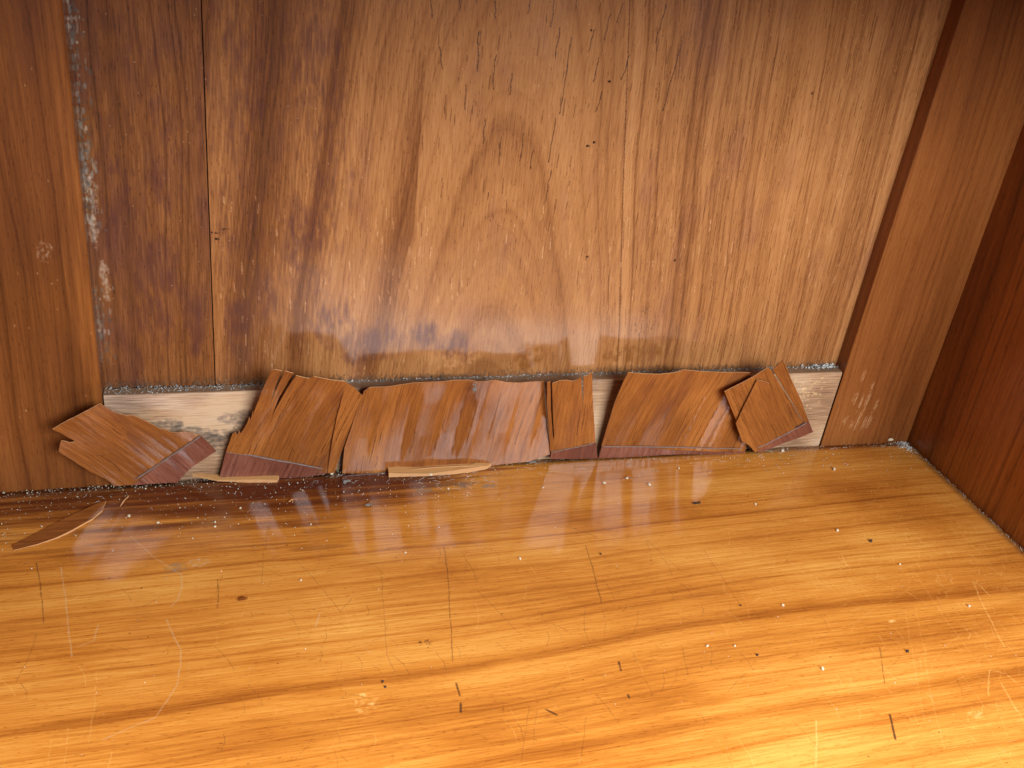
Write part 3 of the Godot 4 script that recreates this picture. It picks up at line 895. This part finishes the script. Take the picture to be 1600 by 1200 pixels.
func rail(cab: Node3D) -> void:
	var st := begin()
	var m: Material = M.bare
	var n := 60
	for i in n:
		for e in [[0, 1]]:
			var xa := lerpf(-0.4797, -0.0655, i / float(n))
			var xb := lerpf(-0.4797, -0.0655, (i + 1) / float(n))
			# foot, front edge, rounded nose, ledge, groove behind it
			var prof := [Vector2(-0.012, -0.0009), Vector2(RAIL_TOP - 0.0008, -0.0009), Vector2(RAIL_TOP - 0.0002, -0.0013), Vector2(RAIL_TOP, -0.0019)]
			for k in prof.size() - 1:
				var lean := 0.012
				var q := []
				var ts := []
				for s in [[xa, k], [xb, k], [xb, k + 1], [xa, k + 1]]:
					var pr: Vector2 = prof[s[1]]
					var p := Vector3(s[0] + (lean * pr.x * (s[0] + 0.4797) / 0.414), pr.x, pr.y)
					q.append(p)
					ts.append(uv(m, Vector2(p.y, -p.x)))
				var nn: Vector3 = (q[1] - q[0]).cross(q[2] - q[0]).normalized()
				quad(st, q, [nn, nn, nn, nn], ts)
	mesh_node("bottom_rail", st, m, cab)
	# the ledge behind the nose of the rail, grimy, with an uneven gap to the panel
	st = begin()
	var wob := FastNoiseLite.new()
	wob.seed = 4
	wob.frequency = 1.0
	for i in 240:
		var xs := [lerpf(-0.4800, -0.0625, i / 240.0), lerpf(-0.4800, -0.0625, (i + 1) / 240.0)]
		var rows := []
		for x in xs:
			var h: float = 0.0004 * wob.get_noise_1d(x * 300.0)
			var gap: float = -0.0086 + 0.0008 * wob.get_noise_1d(x * 150.0 + 50.0)
			rows.append([Vector3(x, RAIL_TOP, -0.0019), Vector3(x, RAIL_TOP - 0.0002 + h * 0.4, -0.005), Vector3(x, RAIL_TOP - 0.0003 + h, gap), Vector3(x, RAIL_TOP - 0.006, gap - 0.0004), Vector3(x, RAIL_TOP - 0.006, -0.018)])
		for k in 4:
			var q := [rows[0][k], rows[1][k], rows[1][k + 1], rows[0][k + 1]]
			var nn: Vector3 = (q[1] - q[0]).cross(q[2] - q[0]).normalized()
			quad(st, q, [nn, nn, nn, nn], q.map(func(p): return Vector2(p.x, p.z) * 20.0))
	mesh_node("rail_ledge", st, M.ledge, cab)

# ------------------------------------------------------------------ loose veneer
func make_veneer() -> void:
	var group := "pieces of veneer peeling off the bottom rail"
	var v: Material = M.veneer
	var e: Material = M.raw_edge
	var d: Material = M.raw_dark
	#<VENEER>
	var t: Node3D
	var b: Array
	t = thing("veneer_piece", "loose tilted veneer piece overlapping the left stile, with a torn notch in its left end", "veneer piece", Vector3(-0.468, 0.0, 0.003), group)
	b = [-0.4678, 0.0043, 0.00534, -0.0844, -0.0219, 1.441, 2.02, -3.108]
	veneer("veneer_sheet", [-501.3, 44.2, -494.9, 47.9, -479.7, 55.1, -477.5, 52.1, -473.9, 48.1, -469.6, 45.6, -466.4, 45.0, -462.9, 42.3, -458.4, 38.4, -454.5, 34.7, -452.1, 33.9, -449.8, 32.1, -446.5, 31.3, -443.4, 31.7, -439.5, 30.1, -435.2, 28.5, -452.4, 16.5, -469.3, 5.0, -477.9, 5.5, -481.6, 8.1, -488.4, 13.8, -494.0, 21.1, -500.4, 29.3, -499.6, 33.3, -498.5, 35.9, -496.7, 35.0, -495.2, 33.8, -493.0, 33.7, -493.4, 35.0, -495.9, 37.7, -498.2, 40.9], b, [0.0005, 40.0, -0.8, 3], v, e, Vector2(0.075, 0.05), -0.66, t, 0.1)
	veneer("edge_strip", [-435.2, 28.5, -428.0, 18.9, -440.3, 10.4, -448.0, 4.6, -459.2, 4.9, -469.3, 5.0, -452.4, 16.5], b, [0.0002, 60.0, -0.8, 4], M.band, d, Vector2(0.03, 0.04), -0.66, t, 0.05, 0.0004)
	glue_line([-435.2, 28.5, -443.8, 22.5, -452.4, 16.5, -461.3, 10.2, -469.3, 5.0], b, t, 0.0005)
	t = thing("veneer_piece", "split veneer piece with two long cracks and its right edge folded back", "veneer piece", Vector3(-0.395, 0.0, 0.003), group)
	b = [-0.3952, 0.0039, 0.00488, 0.0508, -0.006, 0.065, 2.293, 0.858]
	veneer("veneer_sheet", [-400.9, 72.1, -399.1, 72.6, -396.0, 71.9, -397.8, 65.4, -399.5, 58.5, -401.6, 48.2, -398.9, 57.7, -396.8, 64.6, -394.5, 71.9, -390.5, 70.3, -393.1, 63.8, -395.2, 58.6, -397.3, 53.4, -399.4, 45.7, -400.6, 38.9, -399.4, 43.6, -396.6, 50.9, -394.2, 56.9, -391.6, 63.0, -389.0, 68.7, -385.9, 67.5, -382.5, 66.7, -380.7, 68.5, -374.4, 67.0, -368.8, 65.8, -364.7, 65.1, -365.9, 54.9, -367.8, 41.6, -369.7, 24.3, -371.8, 6.1, -382.2, 8.9, -398.6, 13.0, -411.5, 16.6, -423.3, 18.9, -421.2, 25.8, -419.9, 30.3, -418.3, 31.5, -417.7, 29.4, -416.7, 32.7, -416.1, 30.6, -414.8, 32.7, -412.6, 37.3, -411.6, 41.4, -411.0, 39.3, -410.0, 43.5, -409.7, 45.6, -409.4, 42.3, -409.1, 45.2, -406.3, 54.5, -403.5, 63.9], b, [0.0015, 55.0, 0.36, 7], v, e, Vector2(0.05, 0.07), 0.35, t, 0.1)
	veneer("edge_strip", [-423.3, 18.9, -411.5, 16.6, -398.6, 13.0, -382.2, 8.9, -371.8, 6.1, -382.1, 4.3, -393.7, 3.8, -408.5, 4.3, -419.8, 3.9, -426.8, 6.1], b, [0.0003, 60.0, 0.3, 8], M.band, d, Vector2(0.05, 0.03), 0.35, t, 0.05, 0.0004)
	glue_line([-423.3, 18.9, -417.3, 17.5, -411.5, 16.6, -405.1, 14.8, -398.6, 13.0, -390.5, 11.2, -382.2, 8.9, -371.8, 6.1], b, t, 0.0005)
	veneer("folded_edge", [-364.6, 64.6, -360.1, 59.4, -355.0, 52.1, -357.2, 42.6, -360.5, 28.1, -365.4, 12.1, -367.6, 4.9, -371.5, 6.4, -369.8, 24.9, -367.9, 42.1, -365.9, 54.8], [-0.3645, 0.005, 0.00364, -0.4246, 0.0884, -0.365, 1.841, -0.815], [0.0003, 60.0, 0.36, 9], v, d, Vector2(0.12, 0.06), 0.35, t, 0.06)
	t = thing("veneer_piece", "longest veneer piece in the middle, rippled and still standing along the rail", "veneer piece", Vector3(-0.305, 0.0, 0.003), group)
	b = [-0.305, 0.0051, 0.00547, 0.0024, -0.0247, 0.046, 1.13, -0.523]
	veneer("veneer_sheet", [-354.3, 54.4, -351.4, 56.7, -344.2, 57.1, -334.2, 57.8, -321.4, 58.7, -310.5, 58.9, -308.8, 59.2, -296.5, 58.2, -294.7, 57.3, -284.2, 58.0, -278.6, 56.5, -271.3, 55.7, -262.3, 56.1, -257.2, 56.2, -255.8, 49.1, -252.9, 37.3, -248.6, 16.0, -246.7, 7.5, -257.6, 6.4, -268.8, 5.4, -283.6, 4.5, -298.3, 4.2, -319.9, 3.8, -341.1, 3.9, -356.7, 4.2, -363.6, 5.1, -363.0, 18.8, -360.9, 26.9, -358.1, 39.1], b, [0.0017, 56.0, 0.14, 12], v, e, Vector2(0.08, 0.06), 0.14, t, 0.1)
	t = thing("veneer_piece", "small upright veneer piece with a narrow sliver split from its right side", "veneer piece", Vector3(-0.235, 0.0, 0.003), group)
	b = [-0.2351, 0.0053, 0.00485, -0.0092, 0.0784, 0.661, 0.863, -0.041]
	veneer("veneer_sheet", [-254.1, 57.8, -252.0, 58.5, -250.0, 59.3, -246.3, 59.5, -242.4, 58.4, -240.0, 59.2, -238.3, 61.3, -235.9, 51.9, -232.7, 38.3, -234.9, 51.8, -236.8, 61.2, -234.4, 62.4, -232.6, 64.1, -228.5, 47.1, -223.5, 28.7, -219.9, 14.2, -225.8, 12.7, -231.4, 11.6, -246.1, 9.0, -246.2, 20.9, -250.2, 39.3], b, [0.0009, 70.0, -0.05, 15], v, e, Vector2(0.03, 0.03), -0.06, t, 0.06)
	veneer("edge_strip", [-246.1, 9.0, -231.4, 11.6, -225.8, 12.7, -219.9, 14.2, -216.6, 5.1, -228.4, 5.4, -245.7, 6.6], b, [0.0002, 60.0, 0.0, 16], M.band, d, Vector2(0.05, 0.05), -0.06, t, 0.05, 0.0004)
	glue_line([-246.1, 9.0, -239.0, 10.3, -231.4, 11.6, -225.8, 12.7, -219.9, 14.2], b, t, 0.0003)
	veneer("sliver", [-257.3, 58.7, -255.6, 59.4, -251.8, 40.1, -247.3, 21.5, -244.4, 9.9, -246.6, 9.2, -251.7, 31.1, -254.9, 44.8], [-0.2513, 0.0083, 0.00572, -0.0549, 0.1382, -0.021, -0.181, 0.068], [0.0003, 90.0, -0.2, 17], v, e, Vector2(0.1, 0.03), -0.06, t, 0.05)
	t = thing("veneer_piece", "broad veneer piece right of the gap, its left edge lifted clear of the rail", "veneer piece", Vector3(-0.175, 0.0, 0.003), group)
	b = [-0.1748, 0.0038, 0.00463, 0.0004, 0.0362, 0.103, 1.307, -0.876]
	veneer("veneer_sheet", [-211.9, 64.1, -204.5, 62.7, -192.5, 61.4, -184.7, 61.7, -179.4, 62.7, -178.9, 63.6, -173.0, 62.8, -164.5, 61.3, -151.9, 60.0, -134.1, 58.9, -128.7, 32.0, -130.7, 24.3, -126.9, 18.1, -121.0, 8.6, -121.2, 4.0, -140.6, 5.0, -166.4, 7.4, -191.4, 9.5, -211.7, 10.9, -215.8, 11.2, -215.4, 19.1, -214.8, 30.7, -214.5, 41.4, -213.7, 50.5, -213.0, 58.3], b, [0.0012, 50.0, 0.2, 19], v, e, Vector2(0.1, 0.08), 0.2, t, 0.08)
	veneer("edge_strip", [-215.8, 11.2, -211.7, 10.9, -191.4, 9.5, -166.4, 7.4, -140.6, 5.0, -121.2, 4.0, -120.8, 2.6, -131.6, 2.9, -148.8, 3.9, -165.8, 4.8, -178.2, 4.9, -196.4, 4.7, -216.2, 5.1], b, [0.0002, 60.0, 0.2, 20], M.band, d, Vector2(0.04, 0.03), 0.2, t, 0.04, 0.0005)
	glue_line([-215.8, 11.2, -203.6, 10.3, -191.4, 9.5, -178.9, 8.4, -166.4, 7.4, -153.6, 6.2, -140.6, 5.0, -121.2, 4.0], b, t, 0.0004)
	t = thing("veneer_piece", "tilted veneer piece split at the top, leaning over the broad piece at the right", "veneer piece", Vector3(-0.114, 0.0, 0.003), group)
	b = [-0.1143, 0.0051, 0.00696, -0.0483, 0.0949, -0.107, 0.138, -1.156]
	veneer("veneer_sheet", [-151.4, 50.6, -141.4, 56.0, -134.3, 60.2, -127.0, 65.3, -123.7, 62.3, -112.9, 50.3, -100.3, 36.2, -92.6, 26.9, -87.3, 22.1, -102.9, 13.1, -117.1, 5.7, -123.7, 9.8, -136.6, 28.5, -143.3, 38.6], b, [0.0004, 60.0, -0.7, 23], v, e, Vector2(0.06, 0.06), -0.64, t, 0.08)
	veneer("raised_layer", [-133.0, 57.8, -128.8, 56.9, -123.2, 54.6, -113.9, 43.1, -101.1, 27.8, -92.6, 18.8, -102.8, 12.6, -116.2, 5.6, -122.6, 9.2, -127.9, 12.1, -136.9, 26.6, -135.4, 40.6], b, [0.0003, 60.0, -0.7, 24], v, e, Vector2(0.062, 0.062), -0.64, t, 0.1, 0.0016)
	veneer("split_strip", [-123.8, 63.6, -121.7, 66.5, -119.4, 69.8, -115.0, 65.0, -108.8, 56.3, -96.4, 40.4, -85.1, 23.8, -87.3, 22.1, -93.1, 28.4, -100.8, 37.6, -112.8, 51.2], b, [0.0003, 60.0, -0.7, 25], v, d, Vector2(0.1, 0.05), -0.64, t, 0.05, 0.0005)
	veneer("edge_strip", [-87.3, 22.1, -85.1, 23.8, -78.1, 14.0, -87.1, 10.6, -96.6, 7.6, -111.4, 4.6, -117.1, 5.7, -102.9, 13.1], b, [0.0002, 60.0, -0.7, 26], M.band, d, Vector2(0.03, 0.05), -0.64, t, 0.05, 0.0006)
	glue_line([-86.5, 22.5, -94.4, 17.6, -102.9, 13.1, -110.1, 8.9, -117.1, 5.7], b, t, 0.0004, 0.0012)
	#</VENEER>

# ------------------------------------------------------------------ bits lying about
func flake(called: String, label: String, outline: Array, thick: float, m: Material) -> void:
	var raw := PackedVector2Array()
	for i in range(0, outline.size(), 2):
		raw.append(Vector2(outline[i], outline[i + 1]) * 0.001)
	if Geometry2D.is_polygon_clockwise(raw):
		raw.reverse()
	var centre := Vector2.ZERO
	for p in raw:
		centre += p / raw.size()
	var low := shelf_y(centre.x, centre.y)
	var o := thing(called, label, "splinter", Vector3(centre.x, low, centre.y))
	var r := RandomNumberGenerator.new()
	r.seed = raw.size()
	var poly := PackedVector2Array()
	var tops := []
	for i in raw.size():
		var a := raw[i]
		var b := raw[(i + 1) % raw.size()]
		var parts := maxi(1, int(a.distance_to(b) / 0.002))
		for s in parts:
			poly.append(a.lerp(b, s / float(parts)) - centre + (Vector2(r.randf_range(-1, 1), r.randf_range(-1, 1)) * 0.00015 if s > 0 else Vector2.ZERO))
	var top := func(p: Vector2) -> float: return shelf_y(p.x + centre.x, p.y + centre.y) - low + thick * (1.0 + 0.25 * sin(p.x * 160.0 + p.y * 90.0))
	var st := begin()
	var ids := Geometry2D.triangulate_polygon(poly)
	for k in range(0, ids.size(), 3):
		var q := [poly[ids[k]], poly[ids[k + 1]], poly[ids[k + 2]]]
		if (q[1] - q[0]).cross(q[2] - q[0]) < 0.0:
			q.reverse()
		var ts := q.map(func(p): return uv(m, Vector2(p.y + 0.05, p.x + 0.06)))
		tri(st, q.map(func(p): return Vector3(p.x, top.call(p), p.y)), [Vector3.UP, Vector3.UP, Vector3.UP], ts)
	mesh_node("top_face", st, m, o)
	st = begin()
	for i in poly.size():
		var a := poly[i]
		var b := poly[(i + 1) % poly.size()]
		var n2 := (b - a).orthogonal().normalized()
		var n := Vector3(n2.x, 0, n2.y)
		if n.dot(Vector3(a.x, 0, a.y)) < 0.0 and false:
			n = -n
		var q := [Vector3(a.x, 0.0, a.y), Vector3(b.x, 0.0, b.y), Vector3(b.x, top.call(b), b.y), Vector3(a.x, top.call(a), a.y)]
		n = (q[1] - q[0]).cross(q[2] - q[0]).normalized()
		var out := Vector3(n2.x, 0, n2.y)
		if Geometry2D.is_point_in_polygon((a + b) * 0.5 + Vector2(n.x, n.z) * 0.00005, poly):
			q.reverse()
			n = -n
		quad(st, q, [n, n, n, n], q.map(func(p): return Vector2(p.x, p.y + p.z) * 20.0))
	mesh_node("broken_edge", st, M.raw_edge, o)

func splint(called: String, label: String, a: Vector3, b: Vector3) -> void:
	a.y += shelf_y(a.x, a.z)
	b.y += shelf_y(b.x, b.z)
	var o := thing(called, label, "splinter", (a + b) * 0.5)
	var st := begin()
	var pts := []
	for k in 7:
		pts.append((a - b) * (0.5 - k / 6.0) + Vector3(0, 0.0004 * sin(k * 0.6), 0.0002 * sin(k * 1.3)))
	ridge(st, pts, 0.0004, 6, 0.6, 0.25, 3)
	mesh_node("sliver", st, M.raw_edge, o)

var lumps := 0
func crumb(q: Array, label: String, group: String, m: Material) -> void:
	lumps += 1
	var o := MeshInstance3D.new()
	o.name = "crumb"
	o.mesh = lump(q[2] * 0.82, 100 + lumps, 0.75, 0.32)
	o.material_override = m
	o.position = Vector3(q[0], shelf_y(q[0], q[1]) + q[2] * 0.6, q[1])
	o.rotation.y = lumps * 1.7
	add_child(o, true)
	tag(o, label, "crumb", group)

func chip(called: String, label: String, at: Vector3, along: float, across: float, turn: float, m: Material) -> void:
	var st := begin()
	var r := RandomNumberGenerator.new()
	r.seed = int(absf(at.x) * 10000.0)
	at.y = shelf_y(at.x, at.z) + 0.0006
	for n in 7:
		var f := n / 6.0 - 0.5
		var piece := lump(across * r.randf_range(0.35, 0.6), r.randi() % 1000, 0.6, 0.4)
		st.append_from(piece, 0, Transform3D(Basis(), Vector3(f * along * 1.5, r.randf_range(-0.0002, 0.0003), r.randf_range(-0.4, 0.4) * across)))
	var o := mesh_node(called, st, m, self)
	o.position = at
	o.rotation.y = turn
	tag(o, label, "dust" if m == M.fluff else "dirt")

func specks(places: Array, sizes: Array, tints: Array) -> MultiMesh:
	var mm := MultiMesh.new()
	mm.transform_format = MultiMesh.TRANSFORM_3D
	mm.use_colors = true
	mm.mesh = lump(1.0, 5, 0.7, 0.4)
	mm.instance_count = places.size()
	for i in places.size():
		mm.set_instance_transform(i, Transform3D(Basis.from_euler(Vector3(i * 0.7, i * 1.3, i * 2.1)) * Basis.from_scale(Vector3.ONE * sizes[i]), places[i]))
		mm.set_instance_color(i, tints[i])
	return mm

func stuff(called: String, mm: MultiMesh, label: String, m: Material) -> void:
	var o := MultiMeshInstance3D.new()
	o.name = called
	o.multimesh = mm
	o.material_override = m
	o.set_meta("kind", "stuff")
	add_child(o, true)
	tag(o, label, "dust")

func dust_on_veneer(at: Vector3) -> void:
	var st := begin()
	var r := RandomNumberGenerator.new()
	r.seed = 77
	for n in 26:
		var piece := lump(r.randf_range(0.0002, 0.0006), n + 300, 0.8, 0.4)
		st.append_from(piece, 0, Transform3D(Basis(), Vector3(r.randfn(0.0, 0.0006), r.randfn(0.0, 0.0018), r.randf_range(0.0, 0.0005))))
	var o := mesh_node("dust_ball", st, M.fluff, self)
	o.position = at
	tag(o, "grey fluff caught on the top edge of the longest veneer piece", "dust")

func loose_dust() -> void:
	var r := RandomNumberGenerator.new()
	r.seed = 8
	var p := []
	var s := []
	var t := []
	for n in 2300:   # along the back of the shelf, thickest at the left
		var x := r.randf_range(-0.56, -0.004)
		if r.randf() < 0.45:
			x = r.randf_range(-0.56, -0.28)
		var far := 0.0025 + absf(r.randfn(0.0, 1.0)) * (0.026 if x < -0.3 else 0.011)
		if r.randf() < 0.35:
			far = 0.0018 + absf(r.randfn(0.0, 0.0025))
		var k := 0.00011 + 0.00030 * pow(r.randf(), 3.0)
		p.append(Vector3(x, shelf_y(x, far) + k * 0.3, far))
		s.append(k * 0.9)
		t.append(Color(0.66, 0.57, 0.42) * r.randf_range(0.3, 1.0))
	for n in 150:
		var x := r.randf_range(-0.56, -0.01)
		var z := r.randf_range(0.02, 0.25)
		var k := 0.00009 + 0.00016 * pow(r.randf(), 2.0)
		p.append(Vector3(x, shelf_y(x, z) + k * 0.4, z))
		s.append(k)
		t.append(Color(0.85, 0.78, 0.62) * r.randf_range(0.5, 1.0))
	for n in 320:   # in the corner by the side panel
		var z := absf(r.randfn(0.0, 0.006)) + 0.0012
		var x := -0.0035 - absf(r.randfn(0.0, 0.004))
		var k := 0.0001 + 0.0003 * pow(r.randf(), 2.5)
		p.append(Vector3(x, shelf_y(x, z) + k * 0.5, z))
		s.append(k)
		t.append(Color(0.78, 0.74, 0.66) * r.randf_range(0.5, 1.0))
	for n in 420:   # along the foot of the side panel
		var z := r.randf_range(0.001, 0.26)
		var x := -0.0012 - absf(r.randfn(0.0, 0.0009))
		var k := 0.00010 + 0.00018 * pow(r.randf(), 2.5)
		p.append(Vector3(x, shelf_y(x, z) - 0.0003 + k * 0.5, z))
		s.append(k)
		t.append(Color(0.6, 0.56, 0.5) * r.randf_range(0.4, 1.0))
	stuff("shelf_dust", specks(p, s, t), "scattered white dust and grit along the back of the shelf", M.grime)
	p = []
	s = []
	t = []
	for n in 3600:   # grit in the gap above the rail
		var x := r.randf_range(-0.4795, -0.063)
		var thick := 0.5 + 0.5 * sin(x * 70.0) * sin(x * 23.0 + 2.0)
		var z := -0.0094 + absf(r.randfn(0.0, 0.0012))
		if x < -0.38 or r.randf() < 0.15:
			z = r.randf_range(-0.0098, -0.0025)
		var k := 0.00012 + 0.00034 * pow(r.randf(), 2.5)
		p.append(Vector3(x, RAIL_TOP - 0.0002 + r.randf_range(-0.0006, 0.0007) * thick, z))
		s.append(k)
		var light := r.randf()
		t.append((Color(0.20, 0.185, 0.17) if x < -0.40 else Color(0.20, 0.16, 0.12)).lerp(Color(0.82, 0.78, 0.7), light * light * light * light))
	for n in 240:
		var x := -0.0675 - absf(r.randfn(0.0, 0.008))
		var k := 0.0002 + 0.0005 * pow(r.randf(), 2.0)
		p.append(Vector3(x, RAIL_TOP + r.randf_range(0.0, 0.0016), r.randf_range(-0.0095, -0.006)))
		s.append(k)
		t.append(Color(0.14, 0.13, 0.12).lerp(Color(0.85, 0.82, 0.76), pow(r.randf(), 2.0)))
	stuff("ledge_dust", specks(p, s, t), "dark grit with white specks packed above the bottom rail", M.grime)
	# lint: thin curled fibres
	var st := begin()
	for n in 70:
		var x := r.randf_range(-0.5, -0.05) if n < 40 else r.randf_range(-0.33, -0.29)
		var z := 0.004 + absf(r.randfn(0.0, 0.012))
		var a := r.randf() * TAU
		var pts := []
		var at := Vector3(x, shelf_y(x, z) + 0.0006, z)
		for k in 8:
			pts.append(at)
			a += r.randf_range(-0.7, 0.7)
			at += Vector3(cos(a), 0.0, sin(a) * 0.6) * r.randf_range(0.0003, 0.0012)
			at.y = shelf_y(at.x, at.z) + 0.0004 + 0.0004 * sin(k * 0.9)
			at.z = maxf(at.z, 0.002)
		ridge(st, pts, 0.00005, 3, 1.0, 0.1, n)
	var o := mesh_node("lint", st, M.fibre, self)
	o.set_meta("kind", "stuff")
	tag(o, "fine pale fibres of lint along the back of the shelf", "lint")

func area_light(called: String, size: Vector2, energy: float, col: Color, at: Vector3, aim: Vector3) -> void:
	var l := AreaLight3D.new()
	l.name = called
	l.area_size = size
	l.light_energy = energy
	l.light_color = col
	l.area_range = 8.0
	l.shadow_enabled = true
	add_child(l)
	l.look_at_from_position(at, aim)

func _ready() -> void:
	var cam := Camera3D.new()
	cam.name = "camera"
	cam.position = Vector3(-0.4238, 0.3145, 0.45)
	cam.basis = Basis.from_euler(Vector3(-0.5062, -0.324, 0.1288))
	cam.fov = 42.11
	cam.near = 0.01
	cam.far = 30.0
	add_child(cam)
	cam.current = true
	var env := Environment.new()
	env.background_mode = Environment.BG_COLOR
	env.background_color = Color(0.3, 0.3, 0.32)
	env.tonemap_mode = Environment.TONE_MAPPER_LINEAR
	env.tonemap_exposure = 1.12
	env.sdfgi_enabled = true
	env.ssao_enabled = true
	env.ssil_enabled = true
	var we := WorldEnvironment.new()
	we.name = "environment"
	we.environment = env
	add_child(we)
	# a low window out in front and to the right, and an added soft lamp above the open front
	area_light("window_light", Vector2(0.64, 0.32), 1.85, Color(0.94, 0.975, 1.0), Vector3(0.0, 0.52, 1.0), Vector3(-0.2, 0.1, 0.0))
	area_light("shelf_fill_light", Vector2(0.42, 0.30), 0.98, Color(1.0, 0.98, 0.95), Vector3(-0.34, 0.78, 0.48), Vector3(-0.34, 0.0, 0.24))  # unseen lamp, added to brighten the front of the shelf

	make_woods()
	if not M.has("splinter"):
		return
	make_cabinet()
	make_veneer()
	#<DEBRIS>
	var f: Node3D
	flake("splinter", "long curled brown splinter lying on the shelf at the far left", [-481.3, 15.9, -485.8, 18.1, -494.0, 23.9, -502.5, 30.6, -509.6, 36.7, -519.8, 45.5, -518.3, 49.0, -508.4, 46.0, -501.1, 42.5, -494.9, 37.9, -486.3, 29.9, -482.4, 23.7], 0.0007, M.veneer)
	flake("splinter", "pale wood strip lying below the split veneer piece", [-444.0, -2.6, -431.1, 0.4, -418.2, 2.6, -397.6, 2.6, -396.7, 5.7, -397.9, 9.0, -411.9, 7.6, -428.0, 4.8], 0.0016, M.splinter)
	flake("splinter", "pale wood strip with frayed right end below the longest veneer piece", [-338.9, 4.2, -326.5, 4.2, -312.2, 4.4, -304.8, 3.8, -293.1, 3.7, -281.0, 3.0, -289.9, 5.9, -280.6, 5.9, -283.8, 8.4, -293.5, 10.6, -302.1, 11.6, -317.2, 11.9, -339.3, 10.9], 0.0024, M.splinter)
	splint("splinter", "tiny pale splinter beside the curled brown splinter", Vector3(-0.4707, 0.001, 0.0133), Vector3(-0.4744, 0.0006, 0.0209))
	splint("splinter", "long thin splinter lying on top of the frayed wood strip", Vector3(-0.3274, 0.0029, 0.0085), Vector3(-0.2852, 0.0026, 0.0083))
	splint("splinter", "tiny pale splinter in the dust below the split veneer piece", Vector3(-0.3933, 0.001, 0.0276), Vector3(-0.3906, 0.0008, 0.0257))
	splint("splinter", "tiny pale splinter in front of the frayed wood strip", Vector3(-0.2997, 0.0022, 0.0251), Vector3(-0.2970, 0.0024, 0.0289))
	for q in [[-0.1679, 0.1765, 0.00110],
			[-0.3164, 0.0114, 0.00148],
			[-0.4120, 0.0018, 0.00112],
			[-0.3929, 0.0031, 0.00098],
			[-0.2350, -0.0025, 0.00112],
			[-0.2209, 0.0284, 0.00116],
			[-0.2057, 0.0250, 0.00103],
			[-0.1949, 0.0323, 0.00110],
			[-0.0958, 0.0061, 0.00122],
			[-0.0137, -0.0005, 0.00220],
			[-0.0205, -0.0011, 0.00114],
			[-0.0722, 0.0278, 0.00122],
			[-0.4698, 0.0293, 0.00101],
			[-0.4562, 0.0364, 0.00087],
			[-0.4296, 0.0390, 0.00073],
			[-0.4296, 0.0426, 0.00073],
			[-0.4171, 0.0293, 0.00081],
			[-0.2854, 0.0850, 0.00084],
			[-0.3408, 0.0737, 0.00070],
			[-0.3919, 0.0869, 0.00062],
			[-0.0842, 0.1138, 0.00081],
			[-0.1654, 0.1349, 0.00086],
			[-0.1036, 0.0832, 0.00097],
			[-0.2568, 0.0289, 0.00071],
			[-0.3092, 0.0247, 0.00083],
			[-0.3691, 0.0049, 0.00105],
			[-0.3837, 0.0463, 0.00066],
			[-0.2154, 0.1550, 0.00077],
			[-0.2023, 0.1569, 0.00074],
			[-0.0668, 0.1484, 0.00087],
			[-0.1398, 0.0558, 0.00074],
			[-0.1706, 0.0182, 0.00076]]:
		crumb(q, "tiny pale crumb lying on the shelf board", "pale crumbs scattered over the shelf", M.crumb)
	for q in [[-0.0893, 0.0939, 0.00119], [-0.1869, 0.1319, 0.00071], [-0.3632, 0.1571, 0.00072], [-0.3639, 0.1541, 0.00073], [-0.2434, 0.0867, 0.00072], [-0.1944, 0.1638, 0.00081], [-0.1198, 0.1724, 0.00100]]:
		crumb(q, "tiny dark crumb of dirt lying on the shelf board", "dark crumbs scattered over the shelf", M.dirt)
	chip("dirt_flake", "dark brown flake lying alone on the shelf below the broad veneer piece", Vector3(-0.1741, 0.0, 0.0515), 0.0026, 0.0012, 0.15, M.dirt)
	chip("dust_ball", "grey ball of fluff on the shelf right of the split veneer piece", Vector3(-0.3622, 0.0, 0.0127), 0.0020, 0.0018, 0.5, M.fluff)
	chip("dust_ball", "grey ball of fluff with a stray fibre in front of the pale strips", Vector3(-0.3532, 0.0, 0.0342), 0.0015, 0.0012, 0.2, M.fluff)
	chip("dust_ball", "grey fluff on the shelf edge below the longest veneer piece", Vector3(-0.2569, 0.0, 0.0046), 0.0030, 0.0016, 0.1, M.fluff)
	dust_on_veneer(Vector3(-0.2964, 0.0562, 0.0112))
	loose_dust()
	#</DEBRIS>
